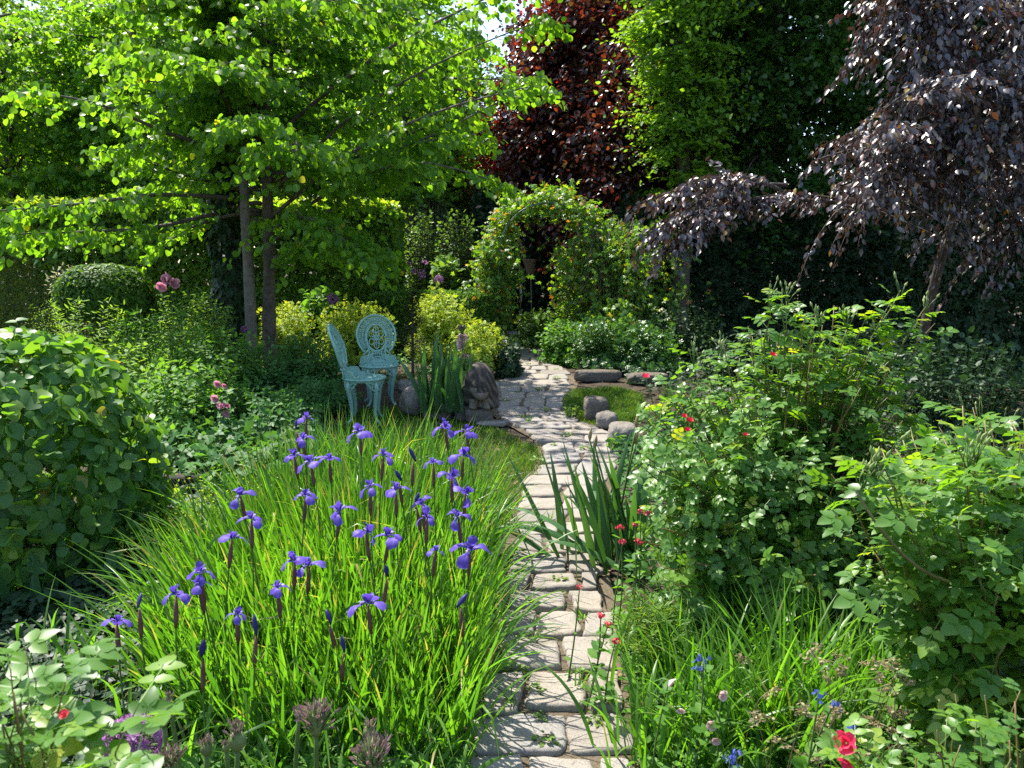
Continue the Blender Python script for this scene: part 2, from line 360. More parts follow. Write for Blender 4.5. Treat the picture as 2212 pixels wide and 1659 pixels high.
def graniteshader():
    m, nt, p, out = mat('granite slab')
    big = noise(nt, 7, 5, .6); sp = noise(nt, 150, 3, .7); mid = noise(nt, 32, 6, .65)
    tone = ramp(nt, attr(nt), [(0, (.21, .195, .175)), (.5, (.29, .26, .22)), (1, (.26, .25, .235))])
    c = mixc(nt, big, mixc(nt, 1, tone, (.72, .70, .68), 'MULTIPLY'), mixc(nt, 1, tone, (1.18, 1.14, 1.1), 'MULTIPLY'))
    c = mixc(nt, ramp(nt, sp, [(.36, (.75,) * 3), (.48, (0,) * 3)]), c, (.10, .09, .08))
    c = mixc(nt, ramp(nt, mid, [(.56, (0,) * 3), (.72, (.5,) * 3)]), c, (.2, .155, .1))
    c = mixc(nt, ramp(nt, noise(nt, 4.5, 6, .7), [(.54, (0,) * 3), (.66, (.55,) * 3)]), c, (.16, .14, .075))
    c = mixc(nt, ramp(nt, noise(nt, 2.2, 5, .7), [(.5, (0,) * 3), (.7, (.45,) * 3)]), c, (.22, .21, .2))
    nt.links.new(c, p.inputs['Base Color']); p.inputs['Roughness'].default_value = .85; p.inputs['Specular IOR Level'].default_value = .25
    h = nt.nodes.new('ShaderNodeMath'); h.operation = 'ADD'; nt.links.new(mid, h.inputs[0]); nt.links.new(sp, h.inputs[1])
    bump(nt, p, h.outputs[0], .5, .006); return m
G['granite'] = graniteshader()
def rockshader(name, a, b, moss=.5):
    m, nt, p, out = mat(name)
    n1 = noise(nt, 9, 7, .65); n2 = noise(nt, 60, 4, .7)
    c = mixc(nt, .35, ramp(nt, n1, [(.3, a), (.7, b)]), ramp(nt, n2, [(.35, (.06, .055, .05)), (.65, (.3, .27, .23))]))
    g = nt.nodes.new('ShaderNodeNewGeometry'); s = nt.nodes.new('ShaderNodeSeparateXYZ'); nt.links.new(g.outputs['Normal'], s.inputs[0])
    mm = nt.nodes.new('ShaderNodeMath'); mm.operation = 'MULTIPLY'; nt.links.new(s.outputs[2], mm.inputs[0]); nt.links.new(n1, mm.inputs[1])
    c = mixc(nt, ramp(nt, mm.outputs[0], [(.45, (0,) * 3), (.62, (moss,) * 3)]), c, (.09, .075, .02))
    nt.links.new(c, p.inputs['Base Color']); p.inputs['Roughness'].default_value = .92; p.inputs['Specular IOR Level'].default_value = .2
    bump(nt, p, n1, .9, .03); return m
G['rock'] = rockshader('field stone', (.12, .105, .09), (.27, .235, .195), .6)
G['rockwarm'] = rockshader('warm stone', (.2, .165, .13), (.36, .31, .26), .3)
G['rockdark'] = rockshader('dark stone', (.06, .05, .04), (.14, .115, .09), .85)
G['chair'] = None
def chairpaint():
    m, nt, p, out = mat('verdigris paint')
    n1 = noise(nt, 40, 5, .6)
    nt.links.new(ramp(nt, n1, [(.35, (.17, .33, .27)), (.6, (.235, .42, .345)), (.8, (.29, .48, .40))]), p.inputs['Base Color'])
    p.inputs['Roughness'].default_value = .42; p.inputs['Specular IOR Level'].default_value = .45
    bump(nt, p, noise(nt, 90, 4), .25, .004); return m
G['chair'] = chairpaint()
G['iron'] = plain('green painted iron', (.05, .09, .08), (.1, .15, .13), 30, .5, .5, .2)
G['timber'] = plain('weathered sleeper', (.02, .017, .017), (.055, .048, .045), 18, .9, .2, .8, 40, .01)
G['white'] = plain('white pole', (.5, .5, .5), (.62, .62, .6), 10, .5, .4, 0)
G['handle'] = plain('broom wood', (.16, .11, .07), (.24, .18, .12), 20, .7, .3, .2)
G['straw'] = plain('broom straw', (.17, .10, .06), (.26, .17, .10), 60, .9, .2, .5)
def furmat():
    m, nt, p, out = mat('tabby fur')
    a = nt.nodes.new('ShaderNodeAttribute'); a.attribute_name = 'rnd'
    f = noise(nt, 120, 4, .7)
    c = ramp(nt, a.outputs['Fac'], [(0, (.018, .015, .012)), (.3, (.06, .048, .036)), (.55, (.15, .12, .085)), (.8, (.32, .3, .27)), (1, (.55, .54, .51))])
    c = mixc(nt, f, mixc(nt, 1, c, (.7, .7, .7), 'MULTIPLY'), mixc(nt, 1, c, (1.3, 1.3, 1.3), 'MULTIPLY'))
    nt.links.new(c, p.inputs['Base Color']); p.inputs['Roughness'].default_value = .9
    bump(nt, p, f, .6, .01); return m
G['fur'] = furmat()

# ================================================================== GROUND, PATH, LAWN
def ground():
    n = 140
    xs = np.concatenate([[-90, -40], np.linspace(-12, 12, n - 4), [40, 90]]); ys = np.concatenate([[-40, -8], np.linspace(0, 24, n - 4), [50, 110]])
    X, Y = np.meshgrid(xs, ys); P = np.stack([X.ravel(), Y.ravel(), np.zeros(n * n)], 1)
    P[:, 2] = -.02 + .012 * vnoise(P, 3, 1) + .01 * vnoise(P, 11, 2)
    i, j = np.meshgrid(np.arange(n - 1), np.arange(n - 1)); a = (j * n + i).ravel()
    mb = M(); mb.add(P, [np.stack([a, a + 1, a + n + 1, a + n], 1)])
    o = mb.build('ground', G['soil']); o['kind'] = 'structure'; o['label'] = 'dark brown garden soil under the beds'
ground()

EDGE = [  # left px, right px, row
    (985, 1420, 1760), (1012, 1385, 1659), (1030, 1350, 1560), (1055, 1335, 1440), (1078, 1318, 1330), (1100, 1300, 1230), (1110, 1300, 1150),
    (1128, 1305, 1060), (1170, 1335, 1000), (1163, 1330, 950), (1090, 1255, 908), (1066, 1215, 880), (1074, 1225, 850), (1078, 1235, 825), (1104, 1210, 791),
    (1118, 1203, 768), (1122, 1180, 752), (1118, 1160, 738), (1105, 1140, 724), (1085, 1117, 713)]
def path():
    Lp = np.array([atz(l, y) for l, r, y in EDGE]); Rp = np.array([atz(r, y) for l, r, y in EDGE])
    Lp = spline(Lp, 200); Rp = spline(Rp, 200); Cc = (Lp + Rp) / 2
    s = np.concatenate([[0], np.cumsum(np.linalg.norm(np.diff(Cc, axis=0), axis=1))])
    f = lambda A, t: np.array([np.interp(t, s, A[:, k]) for k in range(3)])
    mb = M(); t = 0; g = 15; ab = np.sin(np.linspace(-1, 1, g) * math.pi / 2 * .999); A, B = np.meshgrid(ab, ab)
    i, j = np.meshgrid(np.arange(g - 1), np.arange(g - 1)); q = (j * g + i).ravel(); quads = np.stack([q, q + 1, q + g + 1, q + g], 1)
    joints = []; prev = None; row = 0
    nn = 200; W_ = np.linspace(-.07, 1.08, 12); V = np.array([[Lp[k] * (1 - u) + Rp[k] * u for u in W_] for k in range(nn)]).reshape(-1, 3); V[:, 2] = -.004 + .005 * vnoise(V, 14, 4) + .003 * vnoise(V, 50, 8) - .03 * (np.abs(np.tile(W_, nn) - .5) > .6)
    i2, j2 = np.meshgrid(np.arange(11), np.arange(nn - 1)); a2 = (j2 * 12 + i2).ravel(); jb = M(); jb.add(V, [np.stack([a2, a2 + 1, a2 + 13, a2 + 12], 1)]); jo = jb.build('path_bedding', G['sand']); jo['kind'] = 'structure'; jo['label'] = 'sandy soil between the path slabs'
    while t < s[-1] - .2:
        d = U(.21, .29) if t < 3 else U(.22, .36)
        if t > 6.0: d = U(.3, .55)
        if row % 2 == 0: cuts = [0, U(.22, .34), U(.70, .8), 1] if t < 1.6 else [0, U(.36, .6), 1]
        else: cuts = [0, U(.5, .66), 1] if t < 5 else [0, U(.28, .42), U(.66, .74), 1]
        ext0, ext1 = U(-.06, .04), U(-.04, .06)
        for c0, c1 in zip(cuts[:-1], cuts[1:]):
            e0 = c0 + (ext0 if c0 == 0 else 0); e1 = c1 + (ext1 if c1 == 1 else 0)
            P = lambda u, v: f(Lp, v) * (1 - u) + f(Rp, v) * u
            t0, t1 = t + U(0, .018), t + d - U(0, .018)
            jx = U(-.035, .035, 4); q00, q10, q11, q01 = P(e0 + jx[0], t0 + U(-.016, .016)), P(e1 + jx[1], t0 + U(-.016, .016)), P(e1 + jx[2], t1 + U(-.016, .016)), P(e0 + jx[3], t1 + U(-.016, .016))
            wd = np.linalg.norm(q10 - q00); gap = min(.2, .011 / max(wd, .05) + U(0, .012))
            m = np.maximum(np.abs(A), np.abs(B)); cr = 1 - .07 * (np.abs(A) ** 6 * np.abs(B) ** 6)
            a_ = (A * cr * (1 - gap * 1.3) + 1) / 2; b_ = (B * cr * (1 - .035) + 1) / 2
            pos = (q00 * ((1 - a_) * (1 - b_))[..., None] + q10 * (a_ * (1 - b_))[..., None] + q11 * (a_ * b_)[..., None] + q01 * ((1 - a_) * b_)[..., None]).reshape(-1, 3)
            h = U(.014, .024); tl = U(-.007, .007, 2)
            wob = vnoise(pos, 22, 3)[:, None] * np.array([.010, .008, 0]) + vnoise(pos, 60, 13)[:, None] * np.array([.004, -.004, 0]); 
            z = h * (1 - np.clip((m.ravel() - .92) / .08, 0, 1) ** 2 * 1.0) + tl[0] * A.ravel() + tl[1] * B.ravel() * .6 + .006 * vnoise(pos, 19, 5) + .003 * vnoise(pos, 70, 6)
            pos = pos + wob; pos[:, 2] = np.where(m.ravel() > .99, -.05, z)
            mb.add(pos, [quads], rng.random())
        joints.append((f(Lp, t), f(Rp, t), cuts)); t += d; row += 1
    o = mb.build('path', G['granite']); o['kind'] = 'structure'; o['label'] = 'winding garden path of rough granite slabs with open soil joints'
    return joints, Lp, Rp
JOINTS, PL, PR = path()
def near_path(p, pad=0.03):
    """is x,y on the path"""
    k = np.clip(np.searchsorted(PL[:, 1], p[:, 1]), 0, len(PL) - 1)
    xl = np.interp(p[:, 1], np.maximum.accumulate(PL[:, 1]), PL[:, 0]); xr = np.interp(p[:, 1], np.maximum.accumulate(PR[:, 1]), PR[:, 0])
    return (p[:, 0] > xl + pad) & (p[:, 0] < xr - pad)

def lawn(poly, n, label, hmax):
    P = in_poly(n, gpoly(poly)); q = rng.choice(n, n // 7); P = np.concatenate([P, P[q] + rng.normal(0, .09, (len(q), 2))]); P = P[~near_path(P, .04)]
    dens = vnoise(np.c_[P, np.zeros(len(P))], 4, 9); P = P[dens + U(-.8, .8, len(P)) > -.9]
    B = np.c_[P, np.full(len(P), -.02)]; mb = M(); k = len(B)
    blades(mb, B, U(0, 6.28, k), U(.05, .6, k), U(.035, hmax, k), U(.003, .006, k), U(.1, 1.1, k), 3)
    o = mb.build('lawn_grass', G['grass'], loc=(*B[:, :2].mean(0), 0), kind='stuff'); o['label'] = label
lawn([(560, 1000), (700, 960), (760, 885), (860, 880), (905, 905), (1040, 912), (1085, 930), (1160, 965), (1185, 1010), (1140, 1060), (1110, 1140), (1000, 1180), (600, 1150)], 34000,
     'short shaded lawn grass between the purple irises and the green chairs', .065)
lawn([(1212, 868), (1235, 842), (1330, 836), (1385, 850), (1400, 905), (1330, 925), (1262, 915), (1225, 892)], 11000, 'small bright lawn patch behind the mossy block stone', .075)

# ================================================================== TREES
def sprays(mbl, mbw, S, D, L, nleaf, T, size, hang=.5, droop=.25, side=.9, jit=.02, two_row=True, twig_r=.004, rnd=None, sizevar=.25, up=.0, tstart=.08):
    """n leafy twigs: starts S, directions D, lengths L, nleaf leaves each"""
    n = len(S); D = nrm(D); L = np.broadcast_to(L, (n,))
    t = np.linspace(0, 1, 5)
    P = S[:, None] + (D[:, None] * t[None, :, None] + np.array([0, 0, -1.]) * droop * (t ** 2)[None, :, None]) * L[:, None, None]
    if mbw is not None: vtubes(mbw, P, twig_r * np.linspace(1, .35, 5)[None], 3)
    tt = tstart + (1 - tstart) * (np.arange(nleaf)[None] + U(0, 1, (n, nleaf))) / nleaf
    pos = S[:, None] + (D[:, None] * tt[..., None] + np.array([0, 0, -1.]) * droop * (tt ** 2)[..., None]) * L[:, None, None]
    sd = nrm(np.cross(D, np.array([0, 0, 1.])) + 1e-6)
    sg = np.where(np.arange(nleaf) % 2 == 0, 1, -1)[None, :, None]
    pos = pos + rng.normal(0, jit, pos.shape)
    ld = sd[:, None] * sg * side + D[:, None] * .5 + np.array([0, 0, -1.]) * (hang - up) + rng.normal(0, .3, pos.shape)
    N = np.array([0, 0, 1.]) + rng.normal(0, .45, pos.shape) + hang * rng.normal(0, .6, pos.shape)
    sz = size * (1 + U(-sizevar, sizevar, pos.shape[:2]))
    scatter(mbl, T, pos.reshape(-1, 3), ld.reshape(-1, 3), N.reshape(-1, 3), sz.ravel(), rnd)

def limbs(trunk_pts, n, z0, z1, len_fn, elev_fn, droop, k=10, az_fn=None, zpow=1.0):
    """curved limbs off a trunk polyline; returns (n,k,3)"""
    tz = np.array(trunk_pts); out = []
    for i in range(n):
        z = z0 + (z1 - z0) * ((i + U(0, 1)) / n) ** zpow; az = U(0, 2 * math.pi) if az_fn is None else az_fn(i)
        o = np.array([np.interp(z, tz[:, 2], tz[:, 0]), np.interp(z, tz[:, 2], tz[:, 1]), z]); L = len_fn(az, z) * U(.75, 1.1); e = elev_fn(z) + U(-.15, .15)
        d = np.array([math.sin(az) * math.cos(e), math.cos(az) * math.cos(e), math.sin(e)]); pts = [o]; st = L / (k - 1)
        for j in range(k - 1):
            d = nrm(d + np.array([0, 0, -droop / k]) + rng.normal(0, .07, 3)); pts.append(pts[-1] + d * st)
        out.append(pts)
    return np.array(out)

def spray_on(P, per, t0=.2):
    """starts and outward directions of side twigs along limbs P (n,k,3)"""
    n, k = P.shape[:2]; t = t0 + (1 - t0) * (np.arange(per)[None] + U(0, 1, (n, per))) / per
    x = t * (k - 1); i = np.minimum(x.astype(int), k - 2); fr = (x - i)[..., None]; r = np.arange(n)[:, None]
    S = P[r, i] * (1 - fr) + P[r, i + 1] * fr; T = nrm(P[r, i + 1] - P[r, i])
    sd = nrm(np.cross(T, np.array([0, 0, 1.])) + 1e-6); sg = np.where(np.arange(per) % 2 == 0, 1, -1)[None, :, None]
    D = T * U(.3, 1.1, (n, per, 1)) + sd * sg * U(.5, 1.1, (n, per, 1)) + rng.normal(0, .22, T.shape)
    return S.reshape(-1, 3), D.reshape(-1, 3), t.ravel()

def tree(name, label, cat, trunk, tr, n, z0, z1, len_fn, elev_fn, droop, per, nleaf, T, size, spl, lm, bark='bark', hang=.5, sdroop=.25, group=None, twig_r=.004, az_fn=None, extra=None, tip=True, limb_r=.03, side=.9, sides=8, fill=0, fillbox=None):
    org = trunk[0]; th = thing(name, label, cat, org, group)
    tb = M(); pts = spline(trunk, 14); tube(tb, pts, np.linspace(tr, tr * .3, 14) * (1 + .06 * rng.normal(size=14)), sides)
    P = limbs(spline(trunk, 30), n, z0, z1, len_fn, elev_fn, droop, az_fn=az_fn)
    if extra is not None: P = np.concatenate([P, extra])
    k = P.shape[1]; vtubes(tb, P, (limb_r * np.linspace(1, .2, k))[None] * U(.6, 1.1, (len(P), 1)), 5)
    tb.build('trunk', G[bark], th)
    lb, wb = M(), M(); S, D, t = spray_on(P, per)
    sprays(lb, wb, S, D, U(.6, 1.15, len(S)) * spl * (1.15 - .45 * t), nleaf, T, size, hang, sdroop, twig_r=twig_r, side=side)
    if tip:
        sprays(lb, wb, P[:, -2], P[:, -1] - P[:, -3], np.full(len(P), spl), nleaf, T, size, hang, sdroop, twig_r=twig_r, side=side)
    if fill:                                               # leaf clumps through the crown's volume
        c, r = fillbox; k = fill // 60; d = nrm(rng.normal(size=(k, 3))) * (U(.08, 1, k) ** .45)[:, None]
        cc = np.asarray(c) + d * np.asarray(r); q = (cc[:, None] + rng.normal(0, 1, (k, 60, 3)) * np.array([.3, .3, .13]) * U(.6, 1.3, (k, 1, 1))).reshape(-1, 3); m = len(q)
        out = np.repeat(d, 60, 0); scatter(lb, T, q, out * .8 + rng.normal(0, .6, (m, 3)) + [0, 0, -hang * .6], [0, 0, 1.] + rng.normal(0, .6, (m, 3)), size * U(.75, 1.25, m))
    wb.build('twigs', G['twig'], th, kind='stuff'); lb.build('crown', G[lm] if isinstance(lm, str) else lm, th, kind='stuff')
    return th, P

# ---- the katsura in front: two grey stems, tiers of spreading branches
def katsura():
    o = np.array([gx(562, 10.4), 10.4, 0]); th = thing('katsura_tree', 'bright green broad tree with round leaves on two slender grey trunks', 'tree', o)
    t1 = [atz(540, 905), at(543, 720, 10.2), at(538, 600, 10.2), at(530, 480, 10.2), at(522, 250, 10.25), at(515, 100, 10.3), at(500, -100, 10.4), at(490, -260, 10.5)]
    t2 = [atz(580, 880), at(581, 700, 10.6), at(582, 620, 10.6), at(580, 480, 10.55), at(574, 300, 10.5), at(580, 130, 10.5), at(588, -80, 10.5), at(600, -330, 10.5)]
    for tp, r in ((t1, .085), (t2, .105)):
        tp[0] = np.array([tp[1][0], tp[1][1], 0]); b = M(); q = spline(tp, 24)
        tube(b, q, np.linspace(r, r * .35, 24) * (1 + .05 * rng.normal(size=24)), 12); b.build('trunk', G['barkpale'] if r < .1 else G['bark'], th)
    def ln(az, z):
        dx, dy = math.sin(az), math.cos(az)
        base = (2.2 - 1.2 * max(dy, 0)) + (1.5 * dx if dx > 0 else .7 * dx) * (1 if dy < .2 else .4)
        return base * (1.0 if z < 4.2 else max(.3, 1 - (z - 4.2) / 3)) * 1
    tr = spline(t2, 30); tr[:, 0] -= .1
    P = limbs(tr, 66, 2.0, 5.3, ln, lambda z: .16 + .06 * (z - 2), .45, k=12)
    # a few boughs the photograph shows clearly: to the right over the gap, low right, low left, one towards the camera
    P = P[~((P[:, -1, 0] > -3.3) & (P[:, -1, 2] < 2.75))]
    def bough(pts): return spline(pts, 12)
    ex = [bough([at(585, 420, 10.4), at(760, 250, 9.8), at(960, 130, 9.3), at(1180, 40, 9.0)]), bough([at(585, 470, 10.4), at(760, 330, 9.6), at(950, 240, 9.2), at(1130, 190, 9.0)]),
          bough([at(585, 300, 10.4), at(800, 130, 9.8), at(1000, 20, 9.3), at(1200, -70, 9.0)]), bough([at(585, 500, 10.4), at(740, 400, 9.8), at(900, 350, 9.3), at(1080, 395, 9.2)]),
          bough([at(585, 520, 10.5), at(720, 450, 10.2), at(840, 330, 9.8), at(1030, 290, 9.4)]), bough([at(560, 380, 10.3), at(620, 330, 9.2), at(640, 310, 8.4), at(640, 330, 7.9)]),
          bough([at(470, 460, 10.3), at(340, 490, 9.3), at(200, 500, 8.5), at(40, 505, 7.9)]), bough([at(520, 430, 10.3), at(350, 420, 9.2), at(180, 440, 8.4), at(-60, 460, 7.9)]),
          bough([at(520, 330, 10.3), at(370, 290, 9.3), at(230, 230, 8.7), at(90, 200, 8.4)]), bough([at(590, 560, 10.5), at(660, 540, 10.2), at(730, 520, 9.8), at(800, 540, 9.6)]),
          bough([at(590, 480, 10.5), at(660, 470, 9.6), at(720, 500, 9.2), at(790, 560, 9.1)]), bough([at(520, 300, 10.3), at(480, 200, 9.2), at(420, 130, 8.5), at(330, 120, 8.2)])]
    P = np.concatenate([P, np.array(ex)])
    bb = M(); vtubes(bb, P, (np.linspace(.034, .007, 12))[None] * U(.7, 1.1, (len(P), 1)), 5); bb.build('branches', G['bark'], th)
    lb, wb = M(), M(); S, D, t = spray_on(P, 36, .12)
    D[:, 2] *= .5; L = U(.5, 1.0, len(S)) * (1.05 - .45 * t)
    sh = S - np.array(SD)[None] * ((S[:, 2:3] - .6) / SD[2]); keep = np.ones(len(S), bool)      # open windows in the crown where the beds below lie in full sun
    for x0, x1, y0, y1, pr in ((-6.0, -2.7, 7.3, 10.6, .68), (-3.4, .2, 9.6, 12.2, .72), (.0, 1.8, 7.6, 12, .5), (-5.5, -3.2, 6.4, 7.3, .3)):
        keep &= ~((sh[:, 0] > x0) & (sh[:, 0] < x1) & (sh[:, 1] > y0) & (sh[:, 1] < y1) & (rng.random(len(S)) < pr))
    keep |= (S[:, 1] < 9.3) & (S[:, 2] < 2.9) & (S[:, 0] < -3.6); keep |= (S[:, 0] > -3.2) & (S[:, 2] < 2.6) & (rng.random(len(S)) < .6)
    S, D, L = S[keep], D[keep], L[keep]
    sprays(lb, wb, S, D, L, 17, L_ROUND, .076, .85, .28, side=.55, jit=.03, twig_r=.004)
    sprays(lb, wb, P[:, -2], P[:, -1] - P[:, -3], np.full(len(P), .55), 16, L_ROUND, .076, .85, .3, side=.55, jit=.03)
    wb.build('twigs', G['twig'], th, kind='stuff'); lb.build('crown', G['katsura'], th, kind='stuff')
katsura()

# ---- old trunk wrapped in ivy beside it
def ivy_trunk():
    pts = [np.array([gx(505, 10.9), 10.9, 0]), at(505, 700, 10.9), at(498, 600, 10.9), at(488, 480, 10.9), at(480, 300, 10.9), at(470, 120, 10.9), at(465, -120, 11)]
    th = thing('ivy_covered_tree', 'dark old tree trunk thickly wrapped in ivy beside two grey trunks', 'tree', pts[0])
    b = M(); q = spline(pts, 30); tube(b, q, np.linspace(.14, .1, 30), 10); b.build('trunk', G['bark'], th)
    n = 3600; i = rng.integers(0, 29, n); c = q[i] + (q[i + 1] - q[i]) * U(0, 1, (n, 1)); a = U(0, 6.28, n); z = c[:, 2]
    rr = (.17 + .14 * np.abs(np.sin(z * 2.1)) * U(.4, 1, n)) * np.where(z < 1.0, .55 + .35 * z, 1)
    d = np.stack([np.cos(a), np.sin(a), np.zeros(n)], 1); lb = M()
    scatter(lb, L_IVY, c + d * rr[:, None], d * .4 + [0, 0, -1] + rng.normal(0, .35, (n, 3)), d + rng.normal(0, .4, (n, 3)), U(.07, .13, n)); lb.build('ivy_leaves', G['ivy'], th, kind='stuff')
ivy_trunk()

# ---- background trees
def simple_tree(px, Y, h, rad, lm, label, name='background_tree', cat='tree', n=34, per=14, nleaf=16, size=.13, T=L_BEECH6, zb=.22, group='trees behind the garden', spl=1.0, hang=.45, tr=.16, elev=.5, droop=.5, top=.4, fill=16000):
    x = gx(px, Y); trunk = [(x, Y, 0), (x + U(-.1, .1), Y, h * .35), (x + U(-.2, .2), Y, h * .7), (x + U(-.2, .2), Y, h)]
    ln = lambda az, z: rad * max(.25, math.sin(math.pi * min(1, max(.0, (z / h - zb) / (1 - zb))) ** .75) ** top) * .95
    return tree(name, label, cat, trunk, tr, n, h * zb, h * .97, ln, lambda z: elev, droop, per, nleaf, T, size, spl, lm, hang=hang, group=group, limb_r=.04, fill=fill, fillbox=((x, Y, h * (1 + zb) / 2), (rad, rad, h * (1 - zb) / 2 * 1.02)))
simple_tree(-60, 21, 7.6, 3.0, 'backtree', 'green tree at the frame edge behind the left clipped hedge', n=40)
simple_tree(230, 21.5, 8.0, 3.4, 'backtree', 'tall green tree behind the hedge left of the ivy trunk', n=40)
simple_tree(520, 21, 7.6, 3.2, 'backtree', 'tall green tree directly behind the twin grey trunks', n=40)
simple_tree(780, 22, 7.6, 2.6, 'backtree', 'green tree behind the sunlit end of the clipped hedge', n=36)
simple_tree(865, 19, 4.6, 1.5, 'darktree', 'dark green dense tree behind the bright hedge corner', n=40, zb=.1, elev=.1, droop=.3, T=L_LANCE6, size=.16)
simple_tree(985, 24, 8.0, 1.6, 'backtree', 'slender light green tree left of the blue sky gap', n=30, per=10, nleaf=12, size=.11)
simple_tree(1030, 20, 4.4, 1.9, 'backtree', 'light green bushy tree rising behind the climber arch', n=30, zb=.15, size=.10)
simple_tree(700, 31, 14, 4.0, 'backtree', 'tallest pale tree far behind the broad green tree', n=36, size=.17)
simple_tree(300, 31, 14.0, 4.6, 'backtree', 'far tall tree showing through the left canopy', n=36, size=.17)
simple_tree(-120, 30, 14.0, 4.6, 'backtree', 'far tall tree beyond the left frame edge', n=30, size=.17)

simple_tree(60, 15.6, 6.3, 2.4, 'katsura', 'bright yellow green tree beyond the hedge at the upper left', n=46, T=L_ROUND, size=.085, per=18, nleaf=16, zb=.24, hang=.8, fill=4500)
simple_tree(330, 16.2, 6.6, 2.2, 'katsura', 'bright yellow green tree beyond the hedge left of the ivy trunk', n=46, T=L_ROUND, size=.085, per=18, nleaf=16, zb=.24, hang=.8, fill=4500)
simple_tree(880, 17.5, 7.6, 1.7, 'katsura', 'light green tree filling the sky left of the copper tree', n=40, T=L_ROUND, size=.085, per=16, nleaf=14, zb=.3, hang=.8, fill=5000)
simple_tree(1465, 13.0, 7.2, .75, 'hornbeamlit', 'narrow lime green crown added as the sunlit left edge of the hornbeam', n=60, T=L_BEECH6, size=.085, per=14, nleaf=14, zb=.3, hang=.3, fill=6000, spl=.6, group=None)  # added crown, its lighter leaves imitate the hornbeam's sunlit edge
# copper leaved tree behind the arch
simple_tree(1265, 16.5, 7.0, 1.95, 'copper', 'tall copper leaved tree with glossy dark red foliage behind the arch', 'copper_tree', n=64, per=18, nleaf=18, size=.115, T=L_OVAL6, zb=.2, group=None, hang=.75, spl=.75, top=.35, elev=.25, fill=26000)
simple_tree(1330, 19.5, 8.6, 2.0, 'redtop', 'bright red maple crown showing above the copper tree', 'red_maple', n=40, per=14, nleaf=16, size=.12, zb=.35, group=None)
simple_tree(1150, 18.2, 4.9, 1.0, 'redtop', 'small fiery red maple just above the arch top', 'red_maple', n=34, per=12, nleaf=14, size=.09, zb=.3, group=None)
# hornbeam right of it, dark inside, its bright left edge added above
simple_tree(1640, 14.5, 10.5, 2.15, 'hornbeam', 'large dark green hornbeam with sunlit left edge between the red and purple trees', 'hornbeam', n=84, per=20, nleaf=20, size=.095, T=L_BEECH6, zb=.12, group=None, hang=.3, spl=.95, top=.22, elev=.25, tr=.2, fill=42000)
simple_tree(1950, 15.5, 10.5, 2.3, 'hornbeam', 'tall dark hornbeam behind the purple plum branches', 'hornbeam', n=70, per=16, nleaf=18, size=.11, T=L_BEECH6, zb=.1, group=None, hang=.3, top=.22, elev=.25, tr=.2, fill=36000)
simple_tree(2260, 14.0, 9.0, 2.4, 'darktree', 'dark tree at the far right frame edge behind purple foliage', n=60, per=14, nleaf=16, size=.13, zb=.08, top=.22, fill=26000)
simple_tree(1480, 19, 9.5, 2.2, 'hornbeam', 'green tree filling the gap behind the copper tree', n=50, per=14, nleaf=16, size=.14, zb=.1, top=.25, fill=26000)

